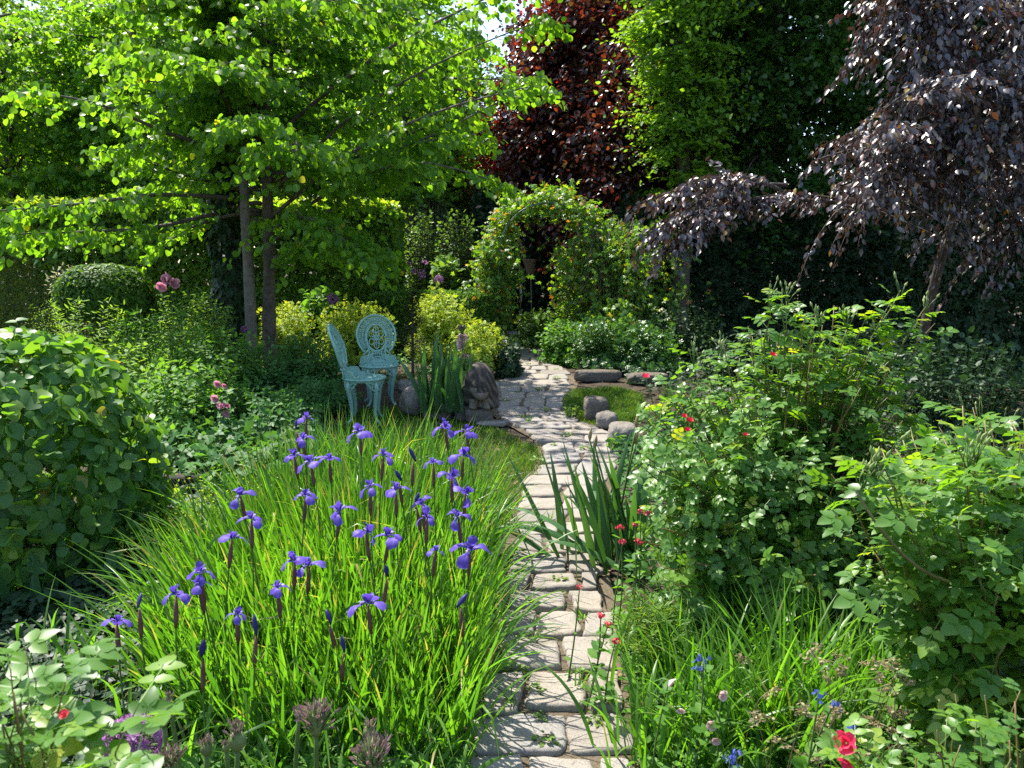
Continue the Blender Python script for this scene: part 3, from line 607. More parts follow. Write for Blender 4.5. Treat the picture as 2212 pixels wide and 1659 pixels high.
# ----
def plum():
    base = np.array([gx(1985, 9.6), 9.6, 0]); th = thing('purple_plum', 'large purple leaved plum with glossy drooping sprays at the upper right', 'tree', base)
    tp = [base, at(2012, 640, 9.5), at(2050, 500, 9.3), at(2085, 400, 9.2), at(2160, 200, 9.1), at(2200, 0, 9.2), at(2230, -150, 9.4)]
    tb = M(); q = spline(tp, 24); tube(tb, q, np.linspace(.062, .04, 24), 10); tb.build('trunk', G['twig'], th)
    B = [[(2085, 400, 9.2), (1960, 330, 8.6), (1860, 320, 8.3), (1765, 345, 8.0)], [(2160, 200, 9.1), (2050, 130, 8.6), (1960, 90, 8.4), (1900, 60, 8.2)], [(2120, 300, 9.1), (2010, 230, 8.5), (1930, 220, 8.2), (1850, 290, 8.0)],
         [(2085, 400, 9.2), (2000, 400, 8.6), (1900, 420, 8.3), (1830, 470, 8.0)], [(2085, 400, 9.2), (2100, 380, 8.4), (2060, 420, 8.0), (2010, 480, 7.8)], [(2160, 200, 9.1), (2180, 180, 8.2), (2120, 230, 7.9), (2080, 300, 7.8)],
         [(2190, 100, 9.1), (2230, 60, 8.4), (2180, 100, 8.0), (2140, 180, 7.9)], [(2160, 200, 9.1), (2260, 220, 8.6), (2240, 320, 8.2), (2200, 430, 8.0)], [(2200, 0, 9.2), (2080, -60, 8.6), (2000, -60, 8.2), (1940, -20, 8.0)],
         [(2200, 0, 9.2), (2260, -60, 8.6), (2300, 0, 8.2), (2280, 120, 8.0)], [(2085, 400, 9.2), (2180, 420, 8.7), (2200, 480, 8.4), (2170, 540, 8.3)], [(2160, 200, 9.1), (2080, 100, 8.4), (2000, 20, 8.0), (1950, 20, 7.8)],
         [(2120, 300, 9.1), (2040, 300, 8.3), (1980, 330, 8.0), (1930, 380, 7.8)], [(2190, 60, 9.1), (2100, 20, 8.3), (2040, 60, 8.0), (1990, 140, 7.8)],
         # low bough reaching left
         [(2040, 520, 9.3), (1850, 440, 9.2), (1700, 420, 9.0), (1560, 440, 8.8)], [(1850, 440, 9.2), (1680, 430, 8.9), (1560, 440, 8.7), (1450, 480, 8.5)], [(1700, 420, 9.0), (1640, 390, 8.8), (1570, 380, 8.7), (1480, 400, 8.6)],
         [(1850, 440, 9.2), (1650, 430, 8.9), (1540, 460, 8.7), (1450, 530, 8.6)], [(1700, 400, 9.0), (1600, 400, 8.8), (1500, 440, 8.6), (1420, 500, 8.5)], [(2120, 300, 9.1), (2060, 340, 8.8), (2010, 380, 8.6), (1980, 430, 8.5)],
         [(2085, 400, 9.2), (2080, 460, 8.8), (2050, 500, 8.6), (2030, 560, 8.5)], [(2120, 300, 9.1), (2160, 350, 8.8), (2220, 400, 8.6), (2250, 500, 8.5)]]
    P = np.array([spline([at(*p) for p in b], 10) for b in B])
    more = []                                            # side limbs fill the head between the named boughs
    for b in list(range(14)) * 2 + [15, 17, 19, 20, 21]:
        for k in range(3 if b < 14 else 1):
            s = P[b][rng.integers(3, 9)]; e = s + rng.normal(0, 1, 3) * [.42, .4, .32] + [.05, -.1, .02]; more.append(spline([s, (s + e) / 2 + [0, 0, .12], e], 10))
    P2 = np.concatenate([P, np.array(more)])
    bb = M(); vtubes(bb, P, np.linspace(.026, .006, 10)[None] * np.ones((len(P), 1)), 6); vtubes(bb, np.array(more), np.linspace(.012, .004, 10)[None] * np.ones((len(more), 1)), 4); bb.build('branches', G['bark'], th)
    lb, wb = M(), M()
    S, D, t = spray_on(P2, 10, .22); S2, D2, t2 = spray_on(P[[14, 15, 16, 17, 18]], 26, .3); D2[:, 2] += .15; S = np.concatenate([S, S2]); D = np.concatenate([D, D2])
    ok = ~((S[:, 2] < np.where(S[:, 0] > 4.7, 1.75, 2.2)) & (S[:, 0] > 3.0)); S, D = S[ok], D[ok]
    sprays(lb, wb, S, D, U(.25, .5, len(S)), 16, L_PLUM, .074, .7, .45, side=.55, jit=.02, twig_r=.003)
    sprays(lb, wb, P2[:, -2], P2[:, -1] - P2[:, -3], np.full(len(P2), .45), 18, L_PLUM, .074, .7, .45, side=.55, jit=.02)
    wb.build('twigs', G['bark'], th, kind='stuff'); lb.build('crown', G['plum'], th, kind='stuff')
plum()
def plum_back():   # second purple bush between copper tree and plum
    simple_tree(1375, 14.6, 5.3, 1.35, 'copper', 'smaller dark copper tree right above the climber arch', 'copper_tree', n=52, per=14, nleaf=16, size=.10, T=L_OVAL6, zb=.1, group=None, hang=.85, spl=.9, top=.5, fill=15000)
plum_back()

# ================================================================== HEDGES AND CLIPPED SHRUBS
def hedge_box(name, label, cat, c, s, n, T, size, lm, yaw=0, topfrac=.35, depth=.25, group=None, tuft=0, stem=True):
    """clipped box hedge: leaves in the outer shell of a box; c = base centre, s = (w, d, h)"""
    th = thing(name, label, cat, c, group); mb = M()
    area = np.array([s[0] * s[2], s[0] * s[1], s[1] * s[2], s[1] * s[2]]); pr = area / area.sum(); f = rng.choice(4, n, p=pr)
    u, v = U(-.5, .5, n), U(0, 1, n); P = np.zeros((n, 3)); N = np.zeros((n, 3))
    m = f == 0; P[m] = np.c_[u[m] * s[0], np.full(m.sum(), -.5 * s[1]), v[m] * s[2]]; N[m] = [0, -1, 0]
    m = f == 1; P[m] = np.c_[u[m] * s[0], (v[m] - .5) * s[1], np.full(m.sum(), s[2])]; N[m] = [0, 0, 1]
    m = f == 2; P[m] = np.c_[np.full(m.sum(), .5 * s[0]), u[m] * s[1], v[m] * s[2]]; N[m] = [1, 0, 0]
    m = f == 3; P[m] = np.c_[np.full(m.sum(), -.5 * s[0]), u[m] * s[1], v[m] * s[2]]; N[m] = [-1, 0, 0]
    dd = rng.exponential(.4, n) * depth; bumpy = .05 * vnoise(P, 5, 3)
    P = P - N * (dd - .03 - bumpy)[:, None]
    cy, sy = math.cos(yaw), math.sin(yaw); Rz = np.array([[cy, -sy, 0], [sy, cy, 0], [0, 0, 1]]); P = P @ Rz.T; N = N @ Rz.T
    dr = rng.normal(0, .6, (n, 3)) + N * .35 + [0, 0, -.15]
    scatter(mb, T, P + np.asarray(c), dr, N + rng.normal(0, .5, (n, 3)) + [0, 0, .35], size * U(.7, 1.2, n))
    if tuft:                                               # fresh shoots standing off the top
        k = tuft; b = np.c_[U(-.5, .5, k) * s[0], U(-.5, .5, k) * s[1], np.full(k, s[2])] @ Rz.T + np.asarray(c)
        sprays(mb, None, b, np.c_[rng.normal(0, .35, (k, 2)), np.ones(k)], U(.08, .2, k), 6, T, size, 0, 0, side=.6, jit=.01)
    mb.build('foliage', G[lm], th, kind='stuff')
    if stem:
        sb = M(); k = max(4, int(s[0] * 3)); x = (np.arange(k) + .5) / k - .5
        B = (np.c_[x * s[0] * .96, np.zeros(k), np.full(k, 0)] @ Rz.T) + np.asarray(c); Tt = B + np.c_[rng.normal(0, .08, (k, 2)), np.full(k, s[2] * .8)]
        vtubes(sb, np.stack([B, (B + Tt) / 2 + rng.normal(0, .03, B.shape), Tt], 1), np.array([.035, .03, .015])[None], 5); sb.build('stems', G['bark'], th)
    return th
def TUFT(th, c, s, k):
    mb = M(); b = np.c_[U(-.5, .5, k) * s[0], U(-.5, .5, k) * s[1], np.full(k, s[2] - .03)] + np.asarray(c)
    sprays(mb, mb, b, np.c_[rng.normal(0, .35, (k, 2)), np.ones(k)], U(.06, .2, k), 7, L_BEECH6, .085, 0, 0, side=.7, jit=.01, twig_r=.002); mb.build('lit_top_shoots', G['hedgelit'], th, kind='stuff')  # top shoots coloured lighter to imitate sunlight along the hedge top
_h = hedge_box('beech_hedge', 'long clipped beech hedge running behind the twin grey trunks', 'hedge', (-6.1, 13.2, 0), (8.3, 1.0, 2.34), 62000, L_BEECH6, .10, 'hedge', tuft=0)
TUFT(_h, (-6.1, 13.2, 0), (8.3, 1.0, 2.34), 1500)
hedge_box('box_hedge', 'low dark clipped box hedge behind the golden shrubs', 'hedge', (gx(935, 12.6), 12.6, 0), (1.9, .6, .98), 16000, L_OVAL6, .045, 'box')
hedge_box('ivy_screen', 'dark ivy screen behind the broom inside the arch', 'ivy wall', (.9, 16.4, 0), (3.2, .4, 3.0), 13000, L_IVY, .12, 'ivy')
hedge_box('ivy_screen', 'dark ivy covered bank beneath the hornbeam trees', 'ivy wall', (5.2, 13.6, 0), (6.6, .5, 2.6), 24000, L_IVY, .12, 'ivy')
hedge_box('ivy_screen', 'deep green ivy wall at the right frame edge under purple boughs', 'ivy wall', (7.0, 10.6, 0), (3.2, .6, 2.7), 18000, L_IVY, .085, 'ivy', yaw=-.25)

def clipped(name, label, cat, c, rad, n, T, size, lm, power=2.4, low=-.6, depth=.12, jit=.5, N_up=.3, stem_h=0, stems=5, shoots=0):
    """clipped dome: leaves in the shell of a superellipsoid, c = centre"""
    base = (c[0], c[1], 0); th = thing(name, label, cat, base); mb = M()
    d = nrm(rng.normal(size=(n * 2, 3))); d = d[d[:, 2] > low][:n]; n = len(d)
    rr = (np.abs(d) ** power).sum(1) ** (-1 / power); e = d * rr[:, None]
    sh = 1 - rng.exponential(.5, n) * depth + .035 * vnoise(d, 6, 4)
    N = nrm(d / np.array(rad)); P = np.asarray(c) + e * np.array(rad) * sh[:, None]
    P[:, 2] = np.maximum(P[:, 2], .02)
    dr = np.cross(N, rng.normal(size=(n, 3))) + N * .3 + [0, 0, -.35]
    scatter(mb, T, P, dr, N + rng.normal(0, jit, (n, 3)) + [0, 0, N_up], size * U(.5, 1.35, n))
    if shoots: k = rng.choice(n, shoots); k = k[N[k, 2] > -.2]; sprays(mb, mb, P[k] - N[k] * .05, N[k] + rng.normal(0, .5, (len(k), 3)) + [0, 0, .3], U(.08, .2, len(k)), 6, T, size * .85, .15, .2, side=.7, jit=.01, twig_r=.002)
    mb.build('foliage', G[lm], th, kind='stuff')
    if stems:
        sb = M(); B = np.c_[base[0] + rng.normal(0, .1, stems), base[1] + rng.normal(0, .1, stems), np.zeros(stems)]; Tt = np.asarray(c) + rng.normal(0, .3, (stems, 3)) * rad
        vtubes(sb, np.stack([B, (B + Tt) / 2 + rng.normal(0, .03, B.shape), Tt], 1), np.array([.02, .016, .01])[None], 5); sb.build('stems', G['bark'], th)
    return th
clipped('hazel_dome', 'large clipped dome of broad hazel leaves at the left edge', 'shrub', (-2.72, 3.95, .40), (.79, .78, .86), 7000, L_HAZEL, .07, 'hazel', 2.25, -.75, .2, .85, .3, shoots=260)
clipped('clipped_yew', 'dark clipped yew column behind the broad leaved dome', 'topiary', (gx(0, 8.0), 8.0, .7), (.42, .42, .92), 15000, L_NEEDLE, .05, 'yew', 3.2, -.8, .07, .6, .2)
clipped('topiary_ball', 'round clipped topiary bush standing by the pale plumes', 'topiary', (gx(232, 9.6), 9.6, 1.08), (.53, .53, .42), 11000, L_OVAL6, .05, 'box', 2.5, -.55, .2, .6, .4, stems=9)

# ================================================================== ARCH WITH CREEPER
def arch():
    x0, Y = .58, 13.0; th = thing('creeper_arch', 'metal garden arch overgrown with bright five-leaved creeper over the path', 'garden arch', (x0, Y, 0))
    hw, hs, top = .80, 1.42, 2.42; fb = M()
    def hoop(y, dx=0):
        a = np.linspace(0, math.pi, 17); q = [(x0 - hw, y, 0), (x0 - hw, y, hs * .5)] + [(x0 - hw * math.cos(t), y, hs + (top - hs) * math.sin(t) ** .8) for t in a] + [(x0 + hw, y, hs * .5), (x0 + hw, y, 0)]
        return np.array(q)
    for y in (Y - .45, Y + .45):
        for off in (0, .045): q = hoop(y + off); tube(fb, q, .012, 6)
    for h in np.linspace(.25, hs, 6):
        for sx in (-1, 1): tube(fb, [(x0 + sx * hw, Y - .45, h), (x0 + sx * hw, Y + .45, h)], .007, 5)
    for t in np.linspace(.3, math.pi - .3, 7):
        tube(fb, [(x0 - hw * math.cos(t), Y - .45, hs + (top - hs) * math.sin(t) ** .8), (x0 - hw * math.cos(t), Y + .45, hs + (top - hs) * math.sin(t) ** .8)], .007, 5)
    fb.build('arch_frame', G['iron'], th)
    lb, wb = M(), M()
    def mass(n, cx, sx, y0, y1, z0, z1, sz=.10):
        S = np.c_[rng.normal(cx, sx, n), U(y0, y1, n), U(z0, z1, n)]; D = np.c_[rng.normal(0, .6, n), rng.normal(-.35, .5, n), rng.normal(-.55, .45, n)]
        sprays(lb, wb, S, D, U(.18, .4, n), 7, L_PALM, sz, .5, .5, side=.7, jit=.03, twig_r=.003)
    mass(430, x0 - hw - .12, .11, Y - .55, Y + .5, .35, 1.75); mass(80, x0 - hw + .1, .14, Y - .4, Y + .6, 1.1, 2.0)
    mass(520, x0 + hw + .22, .24, Y - .85, Y + .5, .4, 2.2); mass(240, x0 + hw - .32, .16, Y - .5, Y + .5, .45, 1.9); mass(420, x0 + hw + .7, .3, Y - 1.2, Y + .2, .1, 2.15); mass(160, x0 + hw + .35, .3, Y - 1.5, Y - .8, .1, 1.0)
    n = 420; a = U(0, math.pi, n); S = np.c_[x0 - (hw + .12) * np.cos(a), U(Y - .5, Y + .55, n), hs + (top - hs) * np.sin(a) ** .8 + rng.normal(.10, .08, n)]
    m = ~((a > .35) & (a < 1.25) & (S[:, 1] < Y - .25)); S = S[m]; n = len(S)
    D = np.c_[rng.normal(0, .6, n), rng.normal(-.3, .5, n), rng.normal(.1, .5, n)]
    sprays(lb, wb, S, D, U(.2, .42, n), 7, L_PALM, .11, .35, .4, side=.7, jit=.03, twig_r=.003)
    n = 60; S = np.c_[x0 + hw + rng.normal(.1, .25, n), np.full(n, Y - .6) + rng.normal(0, .1, n), U(1.2, 2.2, n)]      # hanging old stems on the right
    E = S + np.c_[rng.normal(0, .1, n), rng.normal(0, .05, n), -U(.6, 1.5, n)]; vtubes(wb, np.stack([S, (S + E) / 2 + rng.normal(0, .05, S.shape), E], 1), .006 * np.ones((1, 3)), 4)
    wb.build('stems', G['bark'], th, kind='stuff'); lb.build('foliage', G['creeper'], th, kind='stuff')
arch()

def broom():
    Y = 15.9; b = at(1150, 655, Y); b = np.array([b[0], Y, 0]); h = at(1147, 600, Y); t = at(1143, 560, Y)
    th = thing('broom', 'straw broom standing head up in the dark inside the arch', 'broom', b); m = M(); tube(m, [b, h], .014, 8); m.build('handle', G['handle'], th)
    m = M(); g = 9; zs = np.linspace(0, 1, g); ring = np.linspace(0, 2 * math.pi, 17)[:-1]
    wz = np.interp(zs, [0, .15, .6, 1], [.02, .075, .105, .14]); dz = np.interp(zs, [0, .2, 1], [.02, .04, .03])
    V = np.array([[(h[0] + (t[0] - h[0]) * z + w_ * math.cos(a), Y + d_ * math.sin(a), h[2] + (t[2] - h[2] + .02 * math.sin(a * 5)) * z) for a in ring] for z, w_, d_ in zip(zs, wz, dz)]).reshape(-1, 3)
    i, j = np.meshgrid(np.arange(16), np.arange(g - 1)); q = np.stack([j * 16 + i, j * 16 + (i + 1) % 16, (j + 1) * 16 + (i + 1) % 16, (j + 1) * 16 + i], -1).reshape(-1, 4)
    m.add(V, [q, (np.arange(16) + 16 * (g - 1))[None]]); m.build('bristles', G['straw'], th)
    m = M(); 
    for z in (.2, .34): tube(m, [(h[0] + (np.interp(z, [0, .15, .6, 1], [.02, .075, .105, .14]) + .004) * math.cos(a), Y + .045 * math.sin(a), h[2] + (t[2] - h[2]) * z) for a in np.linspace(0, 6.283, 17)], .004, 4)
    m.build('binding', G['handle'], th)
    Y = 15.6; th = thing('garden_pole', 'thin tool pole with white lower sleeve leaning beside the broom', 'pole', (at(1126, 700, Y)[0], Y, 0))
    p0 = np.array([at(1126, 700, Y)[0], Y, 0]); p1 = at(1126, 651, Y); p2 = at(1126, 614, Y); p3 = at(1122, 540, Y)
    m = M(); tube(m, [p0, p3], .0135, 8); m.build('shaft', G['handle'], th)
    m = M(); tube(m, [p1, p2], .019, 10); m.build('white_sleeve', G['white'], th)
broom()

# ================================================================== SHRUBS AND PERENNIALS
def bushy(name, label, cat, ell, base, nst, nleaf, T, size, lm, group=None, up=.35, hang=.1, stem='stemgreen', r0=.006, spread=.25, t0=.35, outl=1.0, tuft=None, sl=.3, rim=.35):
    """shrub or perennial: stems from a base spread to points in ellipsoids, leafy side shoots along them.
    ell = list of (centre, radii)"""
    th = thing(name, label, cat, (base[0], base[1], 0), group); wts = np.array([np.prod(r) ** (2 / 3) for c, r in ell]); pick = rng.choice(len(ell), nst, p=wts / wts.sum())
    cc = np.array([c for c, r in ell])[pick]; rr = np.array([r for c, r in ell])[pick]
    d = nrm(rng.normal(size=(nst, 3)) + [0, 0, .25]) * (U(rim, 1, nst) ** .5)[:, None]; E = cc + d * rr; E[:, 2] = np.maximum(E[:, 2], .06)
    B = np.c_[base[0] + (E[:, 0] - base[0]) * spread + rng.normal(0, .03, nst), base[1] + (E[:, 1] - base[1]) * spread + rng.normal(0, .03, nst), np.zeros(nst)]
    Mid = B * .45 + E * .55; Mid[:, 2] = B[:, 2] + (E[:, 2] - B[:, 2]) * .68; Mid[:, :2] = B[:, :2] + (E[:, :2] - B[:, :2]) * .38
    t = np.linspace(0, 1, 7)[None, :, None]; P = (1 - t) ** 2 * B[:, None] + 2 * t * (1 - t) * Mid[:, None] + t * t * E[:, None]
    sb = M(); vtubes(sb, P, r0 * np.linspace(1, .45, 7)[None], 3); lb = M()
    m = nleaf; tt = t0 + (1 - t0) * (np.arange(m)[None] + U(0, 1, (nst, m))) / m; x = tt * 6; i = np.minimum(x.astype(int), 5); fr = (x - i)[..., None]; r = np.arange(nst)[:, None]
    pos = P[r, i] * (1 - fr) + P[r, i + 1] * fr; Tn = nrm(P[r, i + 1] - P[r, i]); a = (np.arange(m)[None] * 2.4 + U(0, 6.28, (nst, 1)))
    ax = nrm(np.cross(Tn, np.array([.3, .2, 1.]) + rng.normal(0, .2, Tn.shape))); bx = np.cross(Tn, ax); out = np.cos(a)[..., None] * ax + np.sin(a)[..., None] * bx
    off = out * (U(0, sl, out.shape[:2]) * size)[..., None]
    dr = out * outl + Tn * up + [0, 0, -hang] + rng.normal(0, .2, out.shape); N = Tn + [0, 0, .5] + rng.normal(0, .3, out.shape)
    scatter(lb, T, (pos + off).reshape(-1, 3), dr.reshape(-1, 3), N.reshape(-1, 3), (size * U(.65, 1.2, pos.shape[:2]) * (1.05 - .35 * tt)).ravel())
    if tuft: scatter(lb, T, E + rng.normal(0, .015, E.shape), P[:, -1] - P[:, -3] + rng.normal(0, .5, E.shape), rng.normal(0, 1, E.shape) + [0, -.4, .6], size * tuft * U(.7, 1.1, nst))
    sb.build('stems', G[stem], th, kind='stuff' if nst > 100 else None); lb.build('foliage', G[lm], th, kind='stuff'); return th

def E3(px, py, Y, rx, ry, rz): return (tuple(at(px, py, Y)), (rx, ry, rz))
# golden spirea band behind the chairs
for px, py, Y, rx, rz, n, lab in ((615, 690, 11.2, .42, .30, 190, 'golden spirea bush glowing between the grey tree trunks'), (765, 700, 10.6, .58, .36, 330, 'golden spirea mound right behind the green chairs'),
                                  (950, 690, 11.0, .48, .45, 330, 'tallest golden spirea rising behind the sword leaved iris'), (1030, 735, 10.4, .42, .30, 260, 'golden spirea spilling toward the arch post')):
    c = at(px, py, Y); bushy('golden_spirea', lab, 'shrub', [(tuple(c), (rx, .45, rz)), ((c[0], c[1] - .1, max(.25, c[2] - rz * .8)), (rx * 1.05, .5, .25))], c, n, 14, L_SPIREA, .085, 'gold', 'golden spirea shrubs', up=.5, r0=.004, tuft=1.0, t0=.3)
# border left of the trunks: lit leafy stems
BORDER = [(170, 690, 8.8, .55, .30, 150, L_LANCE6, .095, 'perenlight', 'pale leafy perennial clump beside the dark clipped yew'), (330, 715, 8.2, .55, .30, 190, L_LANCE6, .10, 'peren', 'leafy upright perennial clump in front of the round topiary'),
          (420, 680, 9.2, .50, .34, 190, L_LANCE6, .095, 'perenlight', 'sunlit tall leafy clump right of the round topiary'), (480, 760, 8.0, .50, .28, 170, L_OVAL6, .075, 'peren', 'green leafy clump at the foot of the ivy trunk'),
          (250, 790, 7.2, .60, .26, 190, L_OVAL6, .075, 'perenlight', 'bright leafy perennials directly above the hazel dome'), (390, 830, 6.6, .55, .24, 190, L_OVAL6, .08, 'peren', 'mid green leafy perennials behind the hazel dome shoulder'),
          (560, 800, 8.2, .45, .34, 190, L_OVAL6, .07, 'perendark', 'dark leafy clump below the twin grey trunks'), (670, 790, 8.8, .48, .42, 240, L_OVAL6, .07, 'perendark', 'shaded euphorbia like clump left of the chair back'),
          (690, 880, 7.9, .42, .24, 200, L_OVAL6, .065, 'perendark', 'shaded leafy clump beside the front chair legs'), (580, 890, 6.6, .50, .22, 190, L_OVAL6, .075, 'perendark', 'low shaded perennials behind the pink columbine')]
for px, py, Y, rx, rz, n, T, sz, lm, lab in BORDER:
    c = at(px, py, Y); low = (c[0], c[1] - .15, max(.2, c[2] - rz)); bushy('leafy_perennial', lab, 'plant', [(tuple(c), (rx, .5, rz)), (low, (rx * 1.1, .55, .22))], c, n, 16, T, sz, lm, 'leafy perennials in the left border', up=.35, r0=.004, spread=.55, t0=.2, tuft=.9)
# lobed leaves low in the shaded front of the border
def rosette(name, label, cat, c, rad, h, n, T, size, lm, group=None, frm=.3, tilt=.55, stem=True):
    th = thing(name, label, cat, (c[0], c[1], 0), group); a = U(0, 6.28, n); r = rad * U(.02, 1, n) ** .55
    E = np.c_[c[0] + r * np.cos(a), c[1] + r * np.sin(a), h * (frm + (1 - frm) * U(0, 1, n) * (1 - .6 * (r / rad) ** 2))]; B = np.c_[c[0] + r * .5 * np.cos(a), c[1] + r * .5 * np.sin(a), np.zeros(n)]
    lb, sb = M(), M(); vtubes(sb, np.stack([B, (B + E) / 2 + [0, 0, .03], E], 1), np.array([.003, .0025, .002])[None], 3)
    o = np.c_[np.cos(a), np.sin(a), np.zeros(n)]
    scatter(lb, T, E - o * size * .3, o * .9 + [0, 0, -.15] + rng.normal(0, .45, (n, 3)), [0, 0, 1] + o * tilt + rng.normal(0, .35, (n, 3)), size * U(.6, 1.2, n))
    if stem: sb.build('stems', G['stemgreen'], th, kind='stuff' if n > 100 else None)
    lb.build('foliage', G[lm], th, kind='stuff'); return th
for px, py, rad, h, n, lab in ((430, 960, .5, .34, 260, 'shaded mound of lobed leaves under the pink columbine'), (560, 990, .5, .3, 240, 'lobed green leaves between the columbine and the purple irises'), (370, 900, .45, .4, 220, 'lobed leaves tucked against the hazel dome edge'), (640, 960, .42, .28, 200, 'lobed leaves near the front chair foot')):
    g = atz(px, py + 50, 0); rosette('columbine_foliage', lab, 'plant', g, rad, h, n, L_IVY, .10, 'perendark', 'lobed leaf mounds in the left border')
for px, py, rad, h, n, lab in ((400, 1120, .36, .26, 260, "bright lady's mantle mound right of the hazel dome"), (520, 1110, .3, .24, 190, "bright lady's mantle behind the iris leaf edge"), (350, 1180, .22, .2, 110, "small lady's mantle against the hazel dome base")):
    g = atz(px, py + 70, 0); th = rosette('ladys_mantle', lab, 'plant', g, rad, h, n, L_MANTLE, .075, 'mantle', "lady's mantle by the sleeper")
    fb = M(); k = 260; a = U(0, 6.28, k); r = rad * U(0, 1, k) ** .5; scatter(fb, L_OVAL6, np.c_[g[0] + r * np.cos(a), g[1] + r * np.sin(a), U(h * .9, h * 1.45, k)], rng.normal(0, 1, (k, 3)), rng.normal(0, 1, (k, 3)), .018); fb.build('flower_froth', G['gold'], th, kind='stuff')
def sleeper():
    a, b = atz(330, 1075), atz(455, 1066); m = M(); n = 24
    x = np.linspace(0, 1, n); prof = [(-.06, 0), (-.06, .13), (-.045, .145), (.045, .145), (.06, .13), (.06, 0)]
    V = np.array([[a + (b - a) * t + np.array([.1 * p * 0, p + .006 * math.sin(t * 40 + p * 30), z + .005 * math.sin(t * 60 + z * 50)]) for p, z in prof] for t in x]).reshape(-1, 3)
    k = len(prof); i, j = np.meshgrid(np.arange(k), np.arange(n - 1)); q = np.stack([j * k + i, j * k + (i + 1) % k, (j + 1) * k + (i + 1) % k, (j + 1) * k + i], -1).reshape(-1, 4)
    m.add(V, [q, np.stack([np.arange(k), np.arange(k)[::-1] + (n - 1) * k])]); o = m.build('timber_edging', G['timber'], loc=tuple((a + b) / 2)); tag(o, 'dark weathered timber edging between hazel dome and purple irises', 'timber edging')
sleeper()
# shrubs between hedge and arch
for px, py, Y, rx, rz, n, T, sz, lm, lab in ((915, 520, 14.4, .42, .62, 190, L_OVAL6, .085, 'mantle', 'pale green shrub at the right end of the clipped hedge'), (985, 520, 14.0, .45, .55, 190, L_OVAL6, .085, 'mantle', 'bright yellow green shrub left of the arch'),
                                             (930, 470, 16.5, .5, .7, 170, L_LANCE6, .12, 'mantle', 'feathery light green shrub above the hedge corner'), (960, 575, 13.4, .25, .2, 60, L_OVAL, .14, 'mantle', 'bright large leaved plant above the low box hedge'),
                                             (690, 650, 12.0, .35, .22, 60, L_OVAL, .13, 'peren', 'fresh green leafy plant behind the purple globe flower'), (150, 610, 10.2, .28, .26, 80, L_LANCE6, .07, 'cream', 'creamy plumed shrub left of the round topiary')):
    c = at(px, py, Y); bushy('border_shrub', lab, 'shrub', [(tuple(c), (rx, .4, rz)), ((c[0], c[1], max(.3, c[2] - rz)), (rx, .4, .5))], c, n, 16, T, sz, lm, 'shrubs behind the border', up=.4, r0=.007, stem='bark', t0=.25, tuft=1)
# ground cover by the arch foot
for px, py, Y, rx, rz, n, T, sz, lm, lab in ((1160, 690, 13.6, .42, .16, 150, L_IVY, .10, 'mantle', 'bright ground cover plants inside the arch foot'), (1220, 720, 11.6, .42, .22, 190, L_OVAL6, .09, 'peren', 'leafy plants lining the right path edge below the arch'),
                                             (1310, 735, 10.9, .55, .42, 330, L_PALM, .10, 'creeperdark', 'creeper mound trailing from the arch toward the lawn'), (1400, 750, 10.7, .5, .40, 260, L_PALM, .11, 'creeperdark', 'shaded creeper mound right of the arch'),
                                             (1095, 760, 10.4, .20, .26, 140, L_IVY, .075, 'ivy', 'ivy clump on the left path edge by the golden shrubs'), (1480, 700, 11.4, .6, .3, 170, L_OVAL6, .085, 'ivy', 'dark low shrub in the shade beyond the rose bush'), (1000, 800, 9.4, .28, .16, 110, L_IVY, .07, 'mantle', 'small leafy plants behind the raised bed stones'),
             (2080, 800, 6.6, .8, .30, 240, L_OVAL6, .08, 'ivy', 'dark low leafy growth in shade behind the rose bushes'), (1900, 760, 8.2, .9, .3, 240, L_OVAL6, .09, 'ivy', 'shaded low growth around the foot of the purple plum'), (1650, 760, 9.6, .9, .3, 220, L_OVAL6, .09, 'ivy', 'shaded low growth behind the tips of the big rose bush')):
    c = at(px, py, Y); bushy('ground_cover', lab, 'plant', [(tuple(c), (rx, .45, rz)), ((c[0], c[1] - .1, .14), (rx * 1.05, .5, .14))], c, n, 12, T, sz, lm, 'ground cover by the arch', up=.3, r0=.004, spread=.6, t0=.2, tuft=1)
def conifer():
    g = at(890, 740, 9.9); th = thing('dwarf_conifer', 'small sparse brownish dwarf conifer between chairs and sword leaves', 'conifer', (g[0], g[1], 0)); top = at(892, 632, 9.9)
    sb = M(); tube(sb, [(g[0], g[1], 0), tuple((g + top) / 2), tuple(top)], [.022, .016, .005], 6); sb.build('trunk', G['bark'], th)
    n = 130; t = U(.25, 1, n); S = np.array([g[0], g[1], 0]) + (top - [g[0], g[1], 0]) * t[:, None]; a = U(0, 6.28, n); D = np.c_[np.cos(a), np.sin(a), U(.3, .9, n)]; lb = M()
    sprays(lb, lb, S, D, .34 * (1.15 - t), 14, L_NEEDLE, .05, 0, .1, side=.7, jit=.006, twig_r=.003); lb.build('foliage', G['yew'], th, kind='stuff')
conifer()
